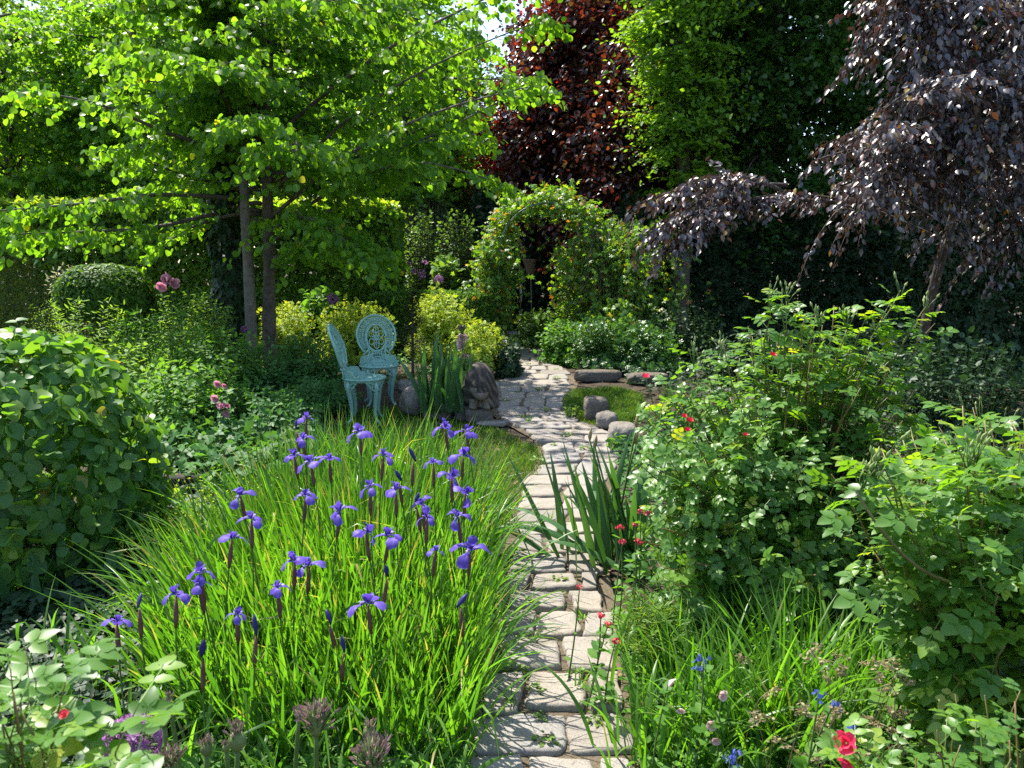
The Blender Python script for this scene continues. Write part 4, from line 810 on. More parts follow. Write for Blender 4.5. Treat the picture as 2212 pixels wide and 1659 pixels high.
# ivy on the soil, lower left and under the shrubs
def ivycover(poly, n, label, h=.12, T=L_IVY, sz=.07, lm='ivy'):
    P = in_poly(n, gpoly(poly)); P = P[~near_path(P)]; n = len(P); mb = M(); z = U(.01, h, n)
    scatter(mb, T, np.c_[P, z], rng.normal(0, 1, (n, 3)) * [1, 1, .25] + [0, -.3, 0], [0, -.25, 1] + rng.normal(0, .35, (n, 3)), sz * U(.5, 1.2, n))
    o = mb.build('ivy_ground_cover', G[lm], loc=(*P.mean(0), 0), kind='stuff'); o['label'] = label
ivycover([(-250, 1150), (330, 1120), (430, 1250), (420, 1500), (150, 1800), (-350, 1700)], 6500, 'dark ivy covering the ground below the hazel dome', .14, sz=.05)
ivycover([(330, 960), (700, 930), (680, 1130), (330, 1130)], 3600, 'ivy carpet between the left border and the iris bed', .10)
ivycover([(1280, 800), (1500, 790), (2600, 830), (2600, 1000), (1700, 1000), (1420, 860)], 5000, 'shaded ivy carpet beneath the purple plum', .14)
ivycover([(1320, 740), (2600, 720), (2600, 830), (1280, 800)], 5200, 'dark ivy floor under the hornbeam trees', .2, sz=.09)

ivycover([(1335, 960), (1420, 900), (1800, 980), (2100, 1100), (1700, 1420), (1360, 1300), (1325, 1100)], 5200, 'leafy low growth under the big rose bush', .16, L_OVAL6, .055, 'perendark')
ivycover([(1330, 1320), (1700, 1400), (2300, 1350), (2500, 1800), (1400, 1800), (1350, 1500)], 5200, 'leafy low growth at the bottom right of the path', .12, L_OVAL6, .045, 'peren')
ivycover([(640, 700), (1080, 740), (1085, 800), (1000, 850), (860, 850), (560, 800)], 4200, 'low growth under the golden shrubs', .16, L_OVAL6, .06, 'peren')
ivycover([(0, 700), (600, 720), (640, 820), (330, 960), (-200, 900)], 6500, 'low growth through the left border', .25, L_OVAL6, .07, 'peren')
ivycover([(420, 1640), (1010, 1650), (1000, 1800), (300, 1800)], 2600, 'low weeds in front of the iris clump', .09, L_OVAL6, .04, 'peren')
def litter():
    P = np.concatenate([in_poly(2600, gpoly([(-100, 900), (2300, 900), (2600, 1900), (-400, 1900)])), in_poly(2500, gpoly([(500, 700), (2300, 700), (2300, 900), (300, 900)]))]); P = P[~near_path(P, .08) | (rng.random(len(P)) < .12)]; n = len(P); mb = M()
    scatter(mb, L_OVAL6, np.c_[P, U(.0, .02, n)], rng.normal(0, 1, (n, 3)) * [1, 1, .2], [0, 0, 1] + rng.normal(0, .35, (n, 3)), U(.012, .045, n)); o = mb.build('leaf_litter', plain('leaf litter', (.09, .06, .035), (.24, .18, .10), 8, .9, .2, 0), loc=(0, 4, 0), kind='stuff'); o['label'] = 'dry leaf litter on the beds'
litter()

# ================================================================== STONES, CAT, CHAIRS
def rock(name, label, c, dims, yaw=0, m='rock', seed=0, boxy=3.5, rough=.07, group=None, cat='rock', tilt=0):
    """weathered block: superellipsoid with noise; c = base centre"""
    nu, nv = 40, 24; u = np.linspace(0, 2 * math.pi, nu, endpoint=False); v = np.linspace(-math.pi / 2 + .02, math.pi / 2 - .02, nv)
    Uu, Vv = np.meshgrid(u, v); d = np.stack([np.cos(Uu) * np.cos(Vv), np.sin(Uu) * np.cos(Vv), np.sin(Vv)], -1).reshape(-1, 3)
    r = (np.abs(d) ** boxy).sum(1) ** (-1 / boxy); P = d * r[:, None]
    P = P * (1 + rough * vnoise(P, 3.0, seed) * 1.5 + rough * .8 * vnoise(P, 9, seed + 1) + rough * .25 * vnoise(P, 24, seed + 2))[:, None] * np.array(dims) / 2
    cy, sy = math.cos(yaw), math.sin(yaw); ct, st_ = math.cos(tilt), math.sin(tilt)
    P = P @ np.array([[ct, 0, st_], [0, 1, 0], [-st_, 0, ct]]).T @ np.array([[cy, -sy, 0], [sy, cy, 0], [0, 0, 1]]).T
    P = P + np.asarray(c) + [0, 0, dims[2] / 2 - .015]
    i, j = np.meshgrid(np.arange(nu), np.arange(nv - 1)); q = np.stack([j * nu + i, j * nu + (i + 1) % nu, (j + 1) * nu + (i + 1) % nu, (j + 1) * nu + i], -1).reshape(-1, 4)
    mb = M(); mb.add(P, [q, np.stack([np.arange(nu)[::-1], np.arange(nu) + (nv - 1) * nu])], rng.random()); o = mb.build(name, G[m], loc=(c[0], c[1], c[2])); return tag(o, label, cat, group)
def gz(px, py, z=0.0): p = atz(px, py, 0); return (p[0], p[1], z)
RB = 'stones edging the raised iris bed'
rock('edging_stone', 'big rounded mossy stone at the left end of the raised bed by the chair leg', gz(893, 893), (.26, .34, .30), .3, 'rock', 1, 2.6, .09, RB)
rock('edging_stone', 'long flat slab stone lying on top of the raised bed edge', (*gz(955, 893)[:2], .17), (.36, .3, .13), .05, 'rock', 5, 3.5, .06, RB, tilt=.06)
rock('edging_stone', 'grey lower stone under the flat slab of the raised bed', gz(950, 901), (.32, .3, .18), -.05, 'rockdark', 9, 4, .06, RB)
rock('edging_stone', 'dark squared stone immediately left of the cat', gz(1003, 905), (.19, .25, .17), .1, 'rockdark', 13, 4, .05, RB)
rock('edging_stone', 'pale sunlit upright stone behind the cat beside the path', gz(1064, 868), (.16, .22, .24), .2, 'rockwarm', 17, 3.5, .06, RB)
rock('edging_stone', 'small back stone half hidden behind sword leaves', (*gz(880, 872)[:2], .12), (.2, .2, .16), .7, 'rock', 19, 3, .08, RB)
rock('edging_stone', 'flat pale stone set in the lawn in front of the cat', gz(1062, 918), (.30, .14, .055), .1, 'rockwarm', 21, 3, .05, RB)
STUMP = gz(1036, 910); rock('mossy_block', 'dark mossy block carrying the tabby cat', STUMP, (.27, .24, .16), .05, 'rockdark', 23, 4.5, .05)
RR = 'stones right of the path'
rock('edging_stone', 'mossy squared block stone standing on the bright lawn patch', gz(1287, 906), (.23, .2, .24), .05, 'rockdark', 27, 5, .04, RR)
rock('edging_stone', 'lower brown stone leaning against the mossy block', gz(1311, 922), (.2, .22, .16), -.3, 'rock', 31, 3, .07, RR)
rock('edging_stone', 'grey stone by the path partly covered by rose leaves', gz(1345, 958), (.24, .3, .2), -.2, 'rock', 33, 3.5, .06, RR)
rock('edging_stone', 'long shaded edging stone at the foot of the creeper mound', gz(1290, 822), (.6, .2, .16), .1, 'rockdark', 37, 3.5, .06, RR)
rock('edging_stone', 'shaded edging stone right of the creeper mound', gz(1400, 828), (.55, .2, .15), -.05, 'rockdark', 41, 3.5, .06, RR)
soilbed = in_poly(900, gpoly([(880, 880), (1030, 895), (1060, 850), (960, 845), (880, 860)])); mb = M()
scatter(mb, L_LANCE6, np.c_[soilbed, U(.1, .2, 900)], rng.normal(0, 1, (900, 3)) * [1, 1, .3], [0, 0, 1] + rng.normal(0, .5, (900, 3)), U(.03, .09, 900)); o = mb.build('dead_leaves', plain('dry leaf', (.12, .08, .05), (.28, .2, .13), 9, .9, .2, 0), loc=(*soilbed.mean(0), 0), kind='stuff'); o['label'] = 'dry fallen leaves on the raised iris bed'

def cat():
    """tabby sitting hunched towards us with its head bowed: one continuous skin from blended ellipsoids"""
    base = np.array([STUMP[0], STUMP[1] - .02, .145])
    E = [((0, .09, .17), (.125, .15, .165)), ((0, .0, .20), (.115, .11, .125)), ((-.09, .09, .09), (.065, .12, .095)), ((.09, .09, .09), (.065, .12, .095)),     # trunk, shoulders, haunches
         ((.012, -.085, .155), (.082, .072, .085)), ((.015, -.125, .112), (.046, .046, .036)),                                                                         # bowed head, muzzle
         ((-.048, -.075, .225), (.026, .02, .042)), ((.07, -.07, .222), (.026, .02, .042)),                                                                                  # ears
         ((-.05, -.035, .07), (.034, .034, .10)), ((.06, -.035, .07), (.034, .034, .10)), ((-.05, -.075, .018), (.034, .05, .024)), ((.062, -.08, .018), (.034, .05, .024)), # forelegs, paws
         ((.12, .02, .02), (.05, .13, .022)), ((.05, -.03, .02), (.09, .05, .02))]                                                                                           # tail round the feet
    nu, nv = 128, 96; u = np.linspace(0, 2 * math.pi, nu, endpoint=False); v = np.linspace(-math.pi / 2 + .01, math.pi / 2 - .01, nv); Uu, Vv = np.meshgrid(u, v)
    d = np.stack([np.cos(Uu) * np.cos(Vv), np.sin(Uu) * np.cos(Vv), np.sin(Vv)], -1).reshape(-1, 3); o0 = np.array([.005, -.01, .13]); rs = []
    for c, r in E:                                   # farthest exit of the ray from o0 through each ellipsoid
        r = np.array(r); a = d / r; b = (o0 - np.array(c)) / r; A = (a * a).sum(1); B = (a * b).sum(1); Cc = (b * b).sum() - 1; disc = B * B - A * Cc
        rs.append(np.where(disc > 0, (-B + np.sqrt(np.maximum(disc, 0))) / A, 0))
    rs = np.maximum(np.array(rs), 0); k = 70; rr = np.log(np.exp(k * rs).sum(0)) / k; rr = rr - math.log(3) / k * 0
    P = o0 + d * rr[:, None]; P[:, 2] = np.maximum(P[:, 2], .0)
    x, y, z = P.T
    st = np.sin(75 * z + 14 * np.sin(9 * x + 3 * y) + 25 * np.abs(x)); tone = .33 + .26 * st                   # tabby bands
    white = ((z < .075) & (y < -.01) & (np.abs(x) < .09)) | ((y < -.12) & (z < .135)) | ((x < -.015) & (y < -.06) & (z < .17) & (z > .14) & (x > -.07))
    tone = np.where(white, .78 + .05 * np.sin(90 * x), tone); tone = np.where((y < -.05) & (z > .17) & (np.abs(x - .012) < .05), .18 + .1 * np.sin(160 * x), tone)
    i, j = np.meshgrid(np.arange(nu), np.arange(nv - 1)); q = np.stack([j * nu + i, j * nu + (i + 1) % nu, (j + 1) * nu + (i + 1) % nu, (j + 1) * nu + i], -1).reshape(-1, 4)
    mb = M(); mb.add(P * [1.2, 1.1, 1.3] + base, [q, np.stack([np.arange(nu)[::-1], np.arange(nu) + (nv - 1) * nu])], np.clip(tone * .78 - .05, 0, 1))
    o = mb.build('cat', G['fur'], loc=tuple(base)); tag(o, 'tabby and white cat hunched with bowed head on a mossy block', 'cat')
    eb = M()                                       # closed eyes and nose
    for ex in (-.022, .048): eb = M(); tube(eb, base + np.array([[ex - .014, -.15, .165], [ex, -.158, .16], [ex + .014, -.15, .165]]) * [1.2, 1.1, 1.3], .003, 5); eb.build('eye', G['iron'], o)
    nb = M(); tube(nb, base + np.array([[.008, -.172, .12], [.022, -.172, .12]]) * [1.2, 1.1, 1.3], .005, 6); nb.build('nose', G['pink'], o)
cat()

def chair(loc, yaw, label, group):
    """pierced cast metal bistro chair; local front is -Y"""
    th = thing('garden_chair', label, 'chair', loc, group); cy, sy = math.cos(yaw), math.sin(yaw); L = np.asarray(loc, float)
    W = lambda p: (np.asarray(p, float) @ np.array([[cy, -sy, 0], [sy, cy, 0], [0, 0, 1]]).T + L)
    H = .43; rs = .205
    mb = M()                                        # seat: rim, rings, spokes, hub
    ring = lambda r, z, n=40: [(r * math.cos(t), r * math.sin(t), z) for t in np.linspace(0, 2 * math.pi, n + 1)]
    tube(mb, W(ring(rs, H)), .011, 6); tube(mb, W(ring(rs - .012, H - .016)), .010, 6)
    g = np.linspace(0, 2 * math.pi, 49)[:-1]; prof = [(.0, H + .004), (.06, H + .004), (.19, H + .002), (.205, H - .002), (.19, H - .012), (.0, H - .012)]
    V = np.array([W([(r * math.cos(a), r * math.sin(a), z) for a in g]) for r, z in [(max(r, .002), z) for r, z in prof]]).reshape(-1, 3)
    i, j = np.meshgrid(np.arange(48), np.arange(5)); q = np.stack([j * 48 + i, j * 48 + (i + 1) % 48, (j + 1) * 48 + (i + 1) % 48, (j + 1) * 48 + i], -1).reshape(-1, 4); mb.add(V, [q])
    for r in (.07, .115, .16): tube(mb, W(ring(r, H + .005)), .0045, 5)
    for a in np.linspace(0, 2 * math.pi, 17)[:-1]: tube(mb, W([(.07 * math.cos(a), .07 * math.sin(a), H + .005), (.12 * math.cos(a + .2), .12 * math.sin(a + .2), H + .007), (.19 * math.cos(a), .19 * math.sin(a), H + .005)]), .004, 4)
    mb.build('seat', G['chair'], th)
    for a in (R(45), R(135), R(225), R(315)):       # cabriole legs with scroll brackets
        mb = M(); c, s_ = math.cos(a), math.sin(a); pr = [(.165, H - .01), (.185, H - .07), (.183, H - .14), (.168, .2), (.160, .11), (.170, .045), (.198, .012), (.222, .012)]
        q = spline([(r * c, r * s_, z) for r, z in pr], 22); tube(mb, W(q), np.interp(np.linspace(0, 1, 22), [0, .15, .3, .75, .9, 1], [.026, .03, .024, .0135, .015, .012]), 8); mb.build('leg', G['chair'], th)
        bb = M()
        for sg in (-1, 1):                          # apron scroll each side of the knee, following the seat rim
            f = lambda b, z: (rs * .94 * math.cos(a + sg * b), rs * .94 * math.sin(a + sg * b), H + z)
            t = np.linspace(0, 1, 26); sp = [f(.33 + .16 * (1 - .75 * x) * math.cos(6.5 * x + .6), -.062 + .036 * (1 - .75 * x) * math.sin(6.5 * x + .6)) for x in t]; tube(bb, W(sp), .0075, 5)
            tube(bb, W([f(.05, -.125), f(.2, -.10), f(.42, -.055), f(.58, -.02), f(.62, -.012)]), .0075, 5); tube(bb, W([f(.1, -.03), f(.3, -.022), f(.6, -.014)]), .008, 5)
            vv = np.array([W([f(b, -.01), f(b, -.012 - .028 * max(0, 1 - b / .62) - .012)]) for b in np.linspace(0, .66, 10)]).reshape(-1, 3); k = np.arange(9) * 2; bb.add(vv, [np.stack([k, k + 1, k + 3, k + 2], 1)])
        bb.build('leg_bracket', G['chair'], th)
    # gallery round the back half of the seat
    mb = M(); aa = np.linspace(R(5), R(175), 25); hh = .055 + .02 * np.abs(np.sin((aa - R(90)) * 2.2)) * (np.abs(aa - R(90)) < 1.45) + np.where(np.abs(aa - R(90)) > 1.2, -.03, .01)
    for dr in (0, .008):
        V = np.array([[((rs - dr) * math.cos(a), (rs - dr) * math.sin(a), H - .005), ((rs + .006 - dr) * math.cos(a), (rs + .006 - dr) * math.sin(a), H + h)] for a, h in zip(aa, hh)]).reshape(-1, 3); k = np.arange(24) * 2
        mb.add(W(V), [np.stack([k, k + 1, k + 3, k + 2], 1)])
    tube(mb, W([((rs + .002) * math.cos(a), (rs + .002) * math.sin(a), H + h) for a, h in zip(aa, hh)]), .007, 5); mb.build('seat_gallery', G['chair'], th)
    # back: plane (u, v) leaning back and slightly dished
    def B(u, v, o=0): return (u, .175 + .24 * v - .35 * u * u * (v > .1) + o + .12 * max(0, v - .3) ** 1, H + .01 + v)
    mb = M(); rim = []
    for t in np.linspace(R(-52), R(232), 60): rim.append(B(.215 * math.cos(t) * (1 if math.sin(t) > 0 else 1 - .03), .285 + .225 * math.sin(t)))
    tube(mb, W(rim), .0125, 6)
    for sg in (-1, 1):                              # curled ends of the horseshoe
        x = np.linspace(0, 1, 26); e = [B(sg * (.112 + .04 * (1 - .8 * q_) * math.cos(5.5 * q_ - .9)), .118 + .04 * (1 - .8 * q_) * math.sin(-5.5 * q_ - .5)) for q_ in x]; tube(mb, W(e), .0095, 5)
    mb.build('back_rim', G['chair'], th)
    mb = M(); el = lambda ru, rv, cv, n=44, t0=0, t1=360: [B(ru * math.cos(t), cv + rv * math.sin(t)) for t in np.linspace(R(t0), R(t1), n)]
    tube(mb, W(el(.108, .145, .265)), .0105, 6); tube(mb, W(el(.122, .16, .268)), .006, 5)
    for k, fr in enumerate((.35, .68)):
        tube(mb, W([B((.122 + (.21 - .122) * fr) * math.cos(t), .27 + .012 * fr + (.16 + (.222 - .16) * fr) * math.sin(t)) for t in np.linspace(R(-42), R(222), 50)]), .005, 4)
    for t in np.linspace(R(-40), R(220), 40):       # fretwork between the rings: crossing radials
        for d_ in (-.085, .085): tube(mb, W([B((.122) * math.cos(t - d_), .27 + .16 * math.sin(t - d_)), B(.168 * math.cos(t + d_ * .4), .278 + .192 * math.sin(t + d_ * .4)), B(.208 * math.cos(t + d_), .285 + .22 * math.sin(t + d_))]), .0042, 4)
    mb.build('back_fretwork', G['chair'], th)
    mb = M()                                        # scrolled flower in the oval
    for k in range(6):
        a = R(90 + 60 * k); cu, cv = .062 * math.cos(a), .265 + .085 * math.sin(a); tube(mb, W([B(cu + .027 * math.cos(t), cv + .034 * math.sin(t)) for t in np.linspace(0, 6.283, 15)]), .006, 5); tube(mb, W([B(0, .265), B(cu * .6, .265 + (cv - .265) * .6)]), .008, 5)
    tube(mb, W([B(.024 * math.cos(t), .265 + .03 * math.sin(t)) for t in np.linspace(0, 6.283, 15)]), .008, 5); tube(mb, W([B(0, .12), B(0, .41)]), .006, 5)
    mb.build('back_medallion', G['chair'], th)
    mb = M()                                        # splat joining back to seat
    for sg in (-1, 1):
        tube(mb, W([B(sg * .10, .175), B(sg * .085, .11), B(sg * .105, .05), B(sg * .13, .0)]), .010, 5); tube(mb, W([B(sg * .05, .13), B(sg * .05, .06), B(sg * .09, .01)]), .006, 5)
    for v in (.045, .085): tube(mb, W([B(u, v + .012 * math.cos(u * 30)) for u in np.linspace(-.1, .1, 13)]), .007, 5)
    for u in np.linspace(-.08, .08, 7): tube(mb, W([B(u, .02), B(u * .8, .118)]), .0045, 4)
    vv = np.array([[B(u, -.005), B(u, .042)] for u in np.linspace(-.13, .13, 12)]); vv = W(vv.reshape(-1, 3)); k = np.arange(11) * 2; mb.add(vv, [np.stack([k, k + 1, k + 3, k + 2], 1)])
    mb.build('back_splat', G['chair'], th)
    return th
CG = 'pale green cast metal garden chairs'
p = atz(790, 908); chair((p[0], p[1], 0), R(92), 'pale green fretwork garden chair seen side on, nearer of the pair', CG)
p = atz(822, 872); chair((p[0], p[1], 0), R(16), 'pale green fretwork garden chair with its pierced round back facing us', CG)

# ================================================================== SWORD LEAVED IRISES
def sword(name, label, c, n, rad, h, w, lean=.3, seed_az=None, group=None, buds=0, fall=.2, cat='plant'):
    th = thing(name, label, cat, (c[0], c[1], c[2] if len(c) > 2 else 0), group); mb = M(); z0 = c[2] if len(c) > 2 else 0
    P = np.c_[c[0] + rng.normal(0, rad, n), c[1] + rng.normal(0, rad * .7, n), np.full(n, z0)]; az = U(0, 6.28, n) if seed_az is None else seed_az
    k = np.abs(rng.normal(0, lean, n)); blades(mb, P, az, k, h * U(.6, 1.05, n), w * U(.8, 1.15, n), U(0, fall, n) + (k > lean * 1.6) * .5, 8, fold=.25, twist=U(-.6, .6, n)); mb.build('leaves', G['sword'], th)
    for b in range(buds):
        sb = M(); a = U(0, 6.28); t = np.array([c[0] + .14 * math.cos(a), c[1] + .1 * math.sin(a), h * U(.85, 1.1)]); q = spline([(c[0], c[1], 0), (c[0] + .05 * math.cos(a), c[1], h * .5), t], 8); tube(sb, q, .005, 5); sb.build('stem', G['stemgreen'], th)
        bb = M(); tube(bb, [t, t + [0, 0, .02], t + [0.004, 0, .045], t + [.006, 0, .07]], [.004, .011, .009, .002], 6); bb.build('bud', G['seed'], th)
    return th
g = atz(948, 888, .1); n = 26; az = np.where(U(0, 1, n) < .5, R(-90), R(90)) + rng.normal(0, .7, n)
sword('sword_iris', 'upright fan of blue green sword leaves in the raised bed behind the cat', (g[0], g[1], .1), 34, .14, .80, .058, .24)
g = atz(1288, 1262); sword('sword_iris', 'bearded iris leaves with brown buds leaning over the right path edge', (g[0] + .12, g[1] + .25, 0), 46, .14, .72, .042, .5, seed_az=R(-75) + rng.normal(0, .9, 46), buds=4, fall=.6)
g = atz(1430, 900); sword('sword_iris', 'small sword leaves poking above the left shoulder of the rose bush', (g[0], g[1] - .5, 0), 14, .1, .62, .03, .2)

# ================================================================== SIBERIAN IRIS CLUMP
def petal(ts, ws, zs, ys):
    v = [(0, 0, 0)]; rows = []
    for t, h in zip(range(len(ts)), ws):
        rows.append(len(v)); y, z = ys[t], zs[t]; v += [(-h, y, z - .15 * h), (-h * .5, y, z + .04 * h), (0, y, z), (h * .5, y, z + .04 * h), (h, y, z - .15 * h)]
    tri = [(0, rows[0] + k + 1, rows[0] + k) for k in range(4)]; q = []
    for a, b in zip(rows[:-1], rows[1:]): q += [(a + k, a + k + 1, b + k + 1, b + k) for k in range(4)]
    return np.array(v, float), np.array(tri), np.array(q)
def iris_mesh(seed, open_=1.0):
    r = np.random.default_rng(seed); mb = M()
    def put(pt, az, tilt, s, m, rnd, lift=0):
        v, tri, q = pt; v = v * s; c, s_ = math.cos(tilt), math.sin(tilt); v = np.stack([v[:, 0], v[:, 1] * c - v[:, 2] * s_, v[:, 1] * s_ + v[:, 2] * c + lift], 1)
        c, s_ = math.cos(az), math.sin(az); v = np.stack([v[:, 0] * c - v[:, 1] * s_, v[:, 0] * s_ + v[:, 1] * c, v[:, 2]], 1); v += r.normal(0, .0015, v.shape); mb.add(v, [tri, q], np.clip(rnd + r.normal(0, .12, len(v)), 0, 1), m)
    fall = petal([.2, .4, .6, .8, 1], [.006, .010, .021, .023, .010], [.007, .009, .003, -.012, -.027], [.018, .034, .050, .062, .067])
    claw = petal([.5, 1], [.004, .007], [.009, .009], [.012, .028])
    std = petal([.2, .4, .6, .8, 1], [.006, .011, .015, .013, .005], [.002, .004, .004, .001, -.003], [.011, .022, .034, .043, .048])
    style = petal([.5, 1], [.006, .008], [.013, .016], [.014, .030])
    a0 = r.uniform(0, 2.1)
    for k in range(3):
        a = a0 + k * 2.094 + r.normal(0, .12); put(fall, a, r.uniform(-.25, .25) * open_ + (1 - open_) * 1.2, r.uniform(.9, 1.1), 0, .45); put(claw, a, .08, 1, 1, .5, .002); put(style, a, .15, 1, 0, .8)
        put(std, a + 1.047, r.uniform(.8, 1.45), r.uniform(.75, 1.1), 0, .2)
    return mb
def iris_clump():
    th = thing('siberian_iris_clump', 'large clump of bright grassy leaves with purple irises left of the path', 'flower clump', (*gz(780, 1400)[:2], 0))
    poly = gpoly([(330, 1555), (600, 1680), (1000, 1660), (1035, 1500), (1045, 1330), (1040, 1200), (985, 1130), (880, 1095), (680, 1110), (540, 1190), (400, 1330)])
    n = 4600; P = in_poly(n, poly); P = P[~near_path(P, .02)]; n = len(P); mb = M(); cx, cy = np.mean(poly, 0)
    o = P - [cx, cy]; rad = np.linalg.norm(o / [.62, 1.1], axis=1); az = np.arctan2(o[:, 0], o[:, 1]) + rng.normal(0, .9, n)
    ln = U(.42, .76, n) * np.clip(.62 + .16 * (P[:, 1] - 2.2), .6, 1.02); lean = np.abs(rng.normal(.08, .10, n)) + .16 * np.clip(rad, 0, 1.3) ** 2
    dr = U(.05, .5, n) + (U(0, 1, n) < .14) * U(.6, 1.6, n); kk = np.where(U(0, 1, n) < .05, U(.5, .85, n), 2.0)
    blades(mb, np.c_[P, np.zeros(n)], az, lean, ln, U(.008, .019, n) * U(.7, 1.1, n), dr, 8, fold=.15, twist=U(-1.3, 1.3, n), kink=kk, dead=.3)
    e = 420; q = in_poly(e, poly); q = q[~near_path(q, .02)]; e = len(q); blades(mb, np.c_[q, np.zeros(e)], U(0, 6.28, e), U(.5, 1.3, e), U(.2, .45, e), U(.006, .012, e), U(.2, 1.2, e), 7, rnd=np.full(e, 1.0), fold=.1)      # last year's straw low in the clump
    e = 90; q = in_poly(e, poly); q = q[~near_path(q, .02)]; e = len(q); blades(mb, np.c_[q, np.zeros(e)], U(0, 6.28, e), U(.1, .4, e), U(.4, .65, e), U(.012, .02, e), U(.1, .5, e), 9, fold=.15, kink=U(.45, .75, e), dead=.5)
    # long outer blades hanging over the path and the left bed
    e = 120; q = in_poly(e, gpoly([(960, 1640), (1030, 1640), (1035, 1220), (985, 1160), (960, 1220)])); blades(mb, np.c_[q, np.zeros(e)], R(80) + rng.normal(0, .6, e), U(.2, .5, e), U(.45, .72, e), U(.007, .012, e), U(.5, 1.2, e), 10, fold=.1)
    e = 90; q = in_poly(e, gpoly([(350, 1500), (450, 1560), (500, 1350), (560, 1220), (500, 1220)])); blades(mb, np.c_[q, np.zeros(e)], R(-75) + rng.normal(0, .6, e), U(.3, .7, e), U(.5, .75, e), U(.007, .012, e), U(.3, 1.0, e), 10, fold=.1)
    mb.build('leaves', G['blade'], th, kind='stuff')
    FL = [(661, 905, 1, 1), (655, 948, 1, 1), (636, 985, 1, .95), (672, 1000, 1, 1.1), (712, 992, 1, 1), (778, 935, 1, 1.2), (828, 985, 1, .9), (962, 925, 1, 1.05), (1008, 935, 1, 1.2), (1000, 985, 1, 1.15), (936, 1000, 1, .9), (975, 1030, 1, 1.1), (1004, 1065, 1, 1), (660, 1072, 1, .8),
          (800, 1055, 1, 1), (855, 1060, 1, 1), (912, 1090, 1, .85), (735, 1105, 1, 1.1), (922, 1120, 1, .85), (990, 1115, 1, .95), (543, 1122, 1, .85), (520, 1070, 1, .9), (500, 1165, 1, 1), (790, 1152, 1, 1), (840, 1160, 1, 1.15), (1015, 1190, 1, 1.15), (940, 1190, 1, .6),
          (636, 1212, 1, .9), (668, 1222, 1, .9), (432, 1240, 1, .95), (380, 1285, 1, .9), (600, 1272, 1, .8), (512, 1330, 1, .8), (795, 1305, 1, 1), (252, 1345, 1, .9), (430, 1265, 1, .8),
          (892, 985, 0, 1), (862, 1030, 0, 1), (900, 1082, 0, 1), (835, 1235, 0, .9), (552, 1355, 0, 1.1), (437, 1405, 0, 1.1), (712, 1335, 0, .9), (995, 1300, 0, .9), (742, 1395, 0, .9), (300, 1300, 0, .8), (640, 920, 0, .8)]
    protos = [iris_mesh(s) for s in range(6)]; pm = []
    for mbx in protos: o_ = mbx.build('iris_flower', [G['violet'], G['signal']]); pm.append(o_.data); bpy.data.objects.remove(o_)
    bm_ = M(); tube(bm_, [(0, 0, -.03), (0, 0, -.01), (.002, 0, .01), (.004, 0, .03), (.005, 0, .048)], [.004, .008, .011, .008, .001], 7, .4); ob = bm_.build('iris_bud', G['violetdark']); bmesh_ = ob.data; bpy.data.objects.remove(ob)
    for k, (px, py, op, s) in enumerate(FL):
        z = np.interp(py, [900, 1050, 1200, 1350, 1420], [.84, .74, .60, .46, .40]) + U(-.02, .02); c = atz(px, py, z)
        o_ = bpy.data.objects.new('iris_flower' if op else 'iris_bud', pm[k % 6] if op else bmesh_); C.objects.link(o_); o_.parent = th
        o_.location = Vector(c - np.array(th['org'])); o_.rotation_euler = (rng.normal(0, .28), rng.normal(0, .28), U(0, 6.28)); o_.scale = (s * U(.72, .98),) * 2 + (s * U(.7, .9),); o_['org'] = th['org']
        hz = max(.02, c[2]); b = np.array([c[0] + rng.normal(0, .05), c[1] + rng.normal(0, .05), 0]); sb = M()
        top = c - [0, 0, .008 if op else .03]; q = spline([b, (b * .4 + top * .6) + rng.normal(0, .01, 3), top], 9); tube(sb, q, np.linspace(.0035, .0026, 9), 5, .3); 
        d = nrm(q[-1] - q[-2]); tube(sb, [top - d * .10, top - d * .075, top - d * .035, top + d * .004], [.0035, .008, .0075, .003], 6, .5, 1)
        so = sb.build('stem', [G['stemgreen'], G['spathe']], th)
iris_clump()

# ================================================================== RIGHT SIDE: ROSES, GRASSES, FLOWERS
def budcluster(parent, c, n, s, spread=.07, tilt=(0, 0, 1), name='bud_cluster'):
    sb = M()
    for k in range(n):
        mb = M(); d = nrm(np.array([rng.normal(0, .5), rng.normal(0, .5), 1.0]) + np.array(tilt) * .3); L = spread * U(.6, 1.5); a = np.asarray(c); e = a + d * L + rng.normal(0, .01, 3)
        tube(sb, [a - [0, 0, .03], (a + e) / 2 + rng.normal(0, .004, 3), e], .0018, 4)
        tube(mb, [e - d * .002, e + d * .5 * s, e + d * 1.0 * s, e + d * 1.6 * s, e + d * 2.3 * s], np.array([.25, .5, .52, .28, .03]) * s, 7, rng.random()); mb.build('flower_bud', G['rosebud'], parent)
    sb.build('bud_stalks', G['stemgreen'], parent)
def flower(parent, c, s, m, n=7, name='flower', up=(0, -.5, .8), rings=2):
    mb = M(); upv = nrm(np.array(up, float)); ax = nrm(np.cross(upv, [.3, .2, 1.])); bx = np.cross(upv, ax); k = n * rings; a = np.arange(k) * 2.4; r = (np.arange(k) // n + 1) / rings
    out = np.cos(a)[:, None] * ax + np.sin(a)[:, None] * bx
    scatter(mb, leaf((.25, .6, .9), (.28, .46, .34), .35, -.2), np.asarray(c)[None] + out * .05 * s, out * (.35 + .8 * r)[:, None] + upv * (1.2 - .75 * r)[:, None], upv - out * .6, s * (.55 + .4 * r), mat=0); return mb.build(name, G[m], parent)
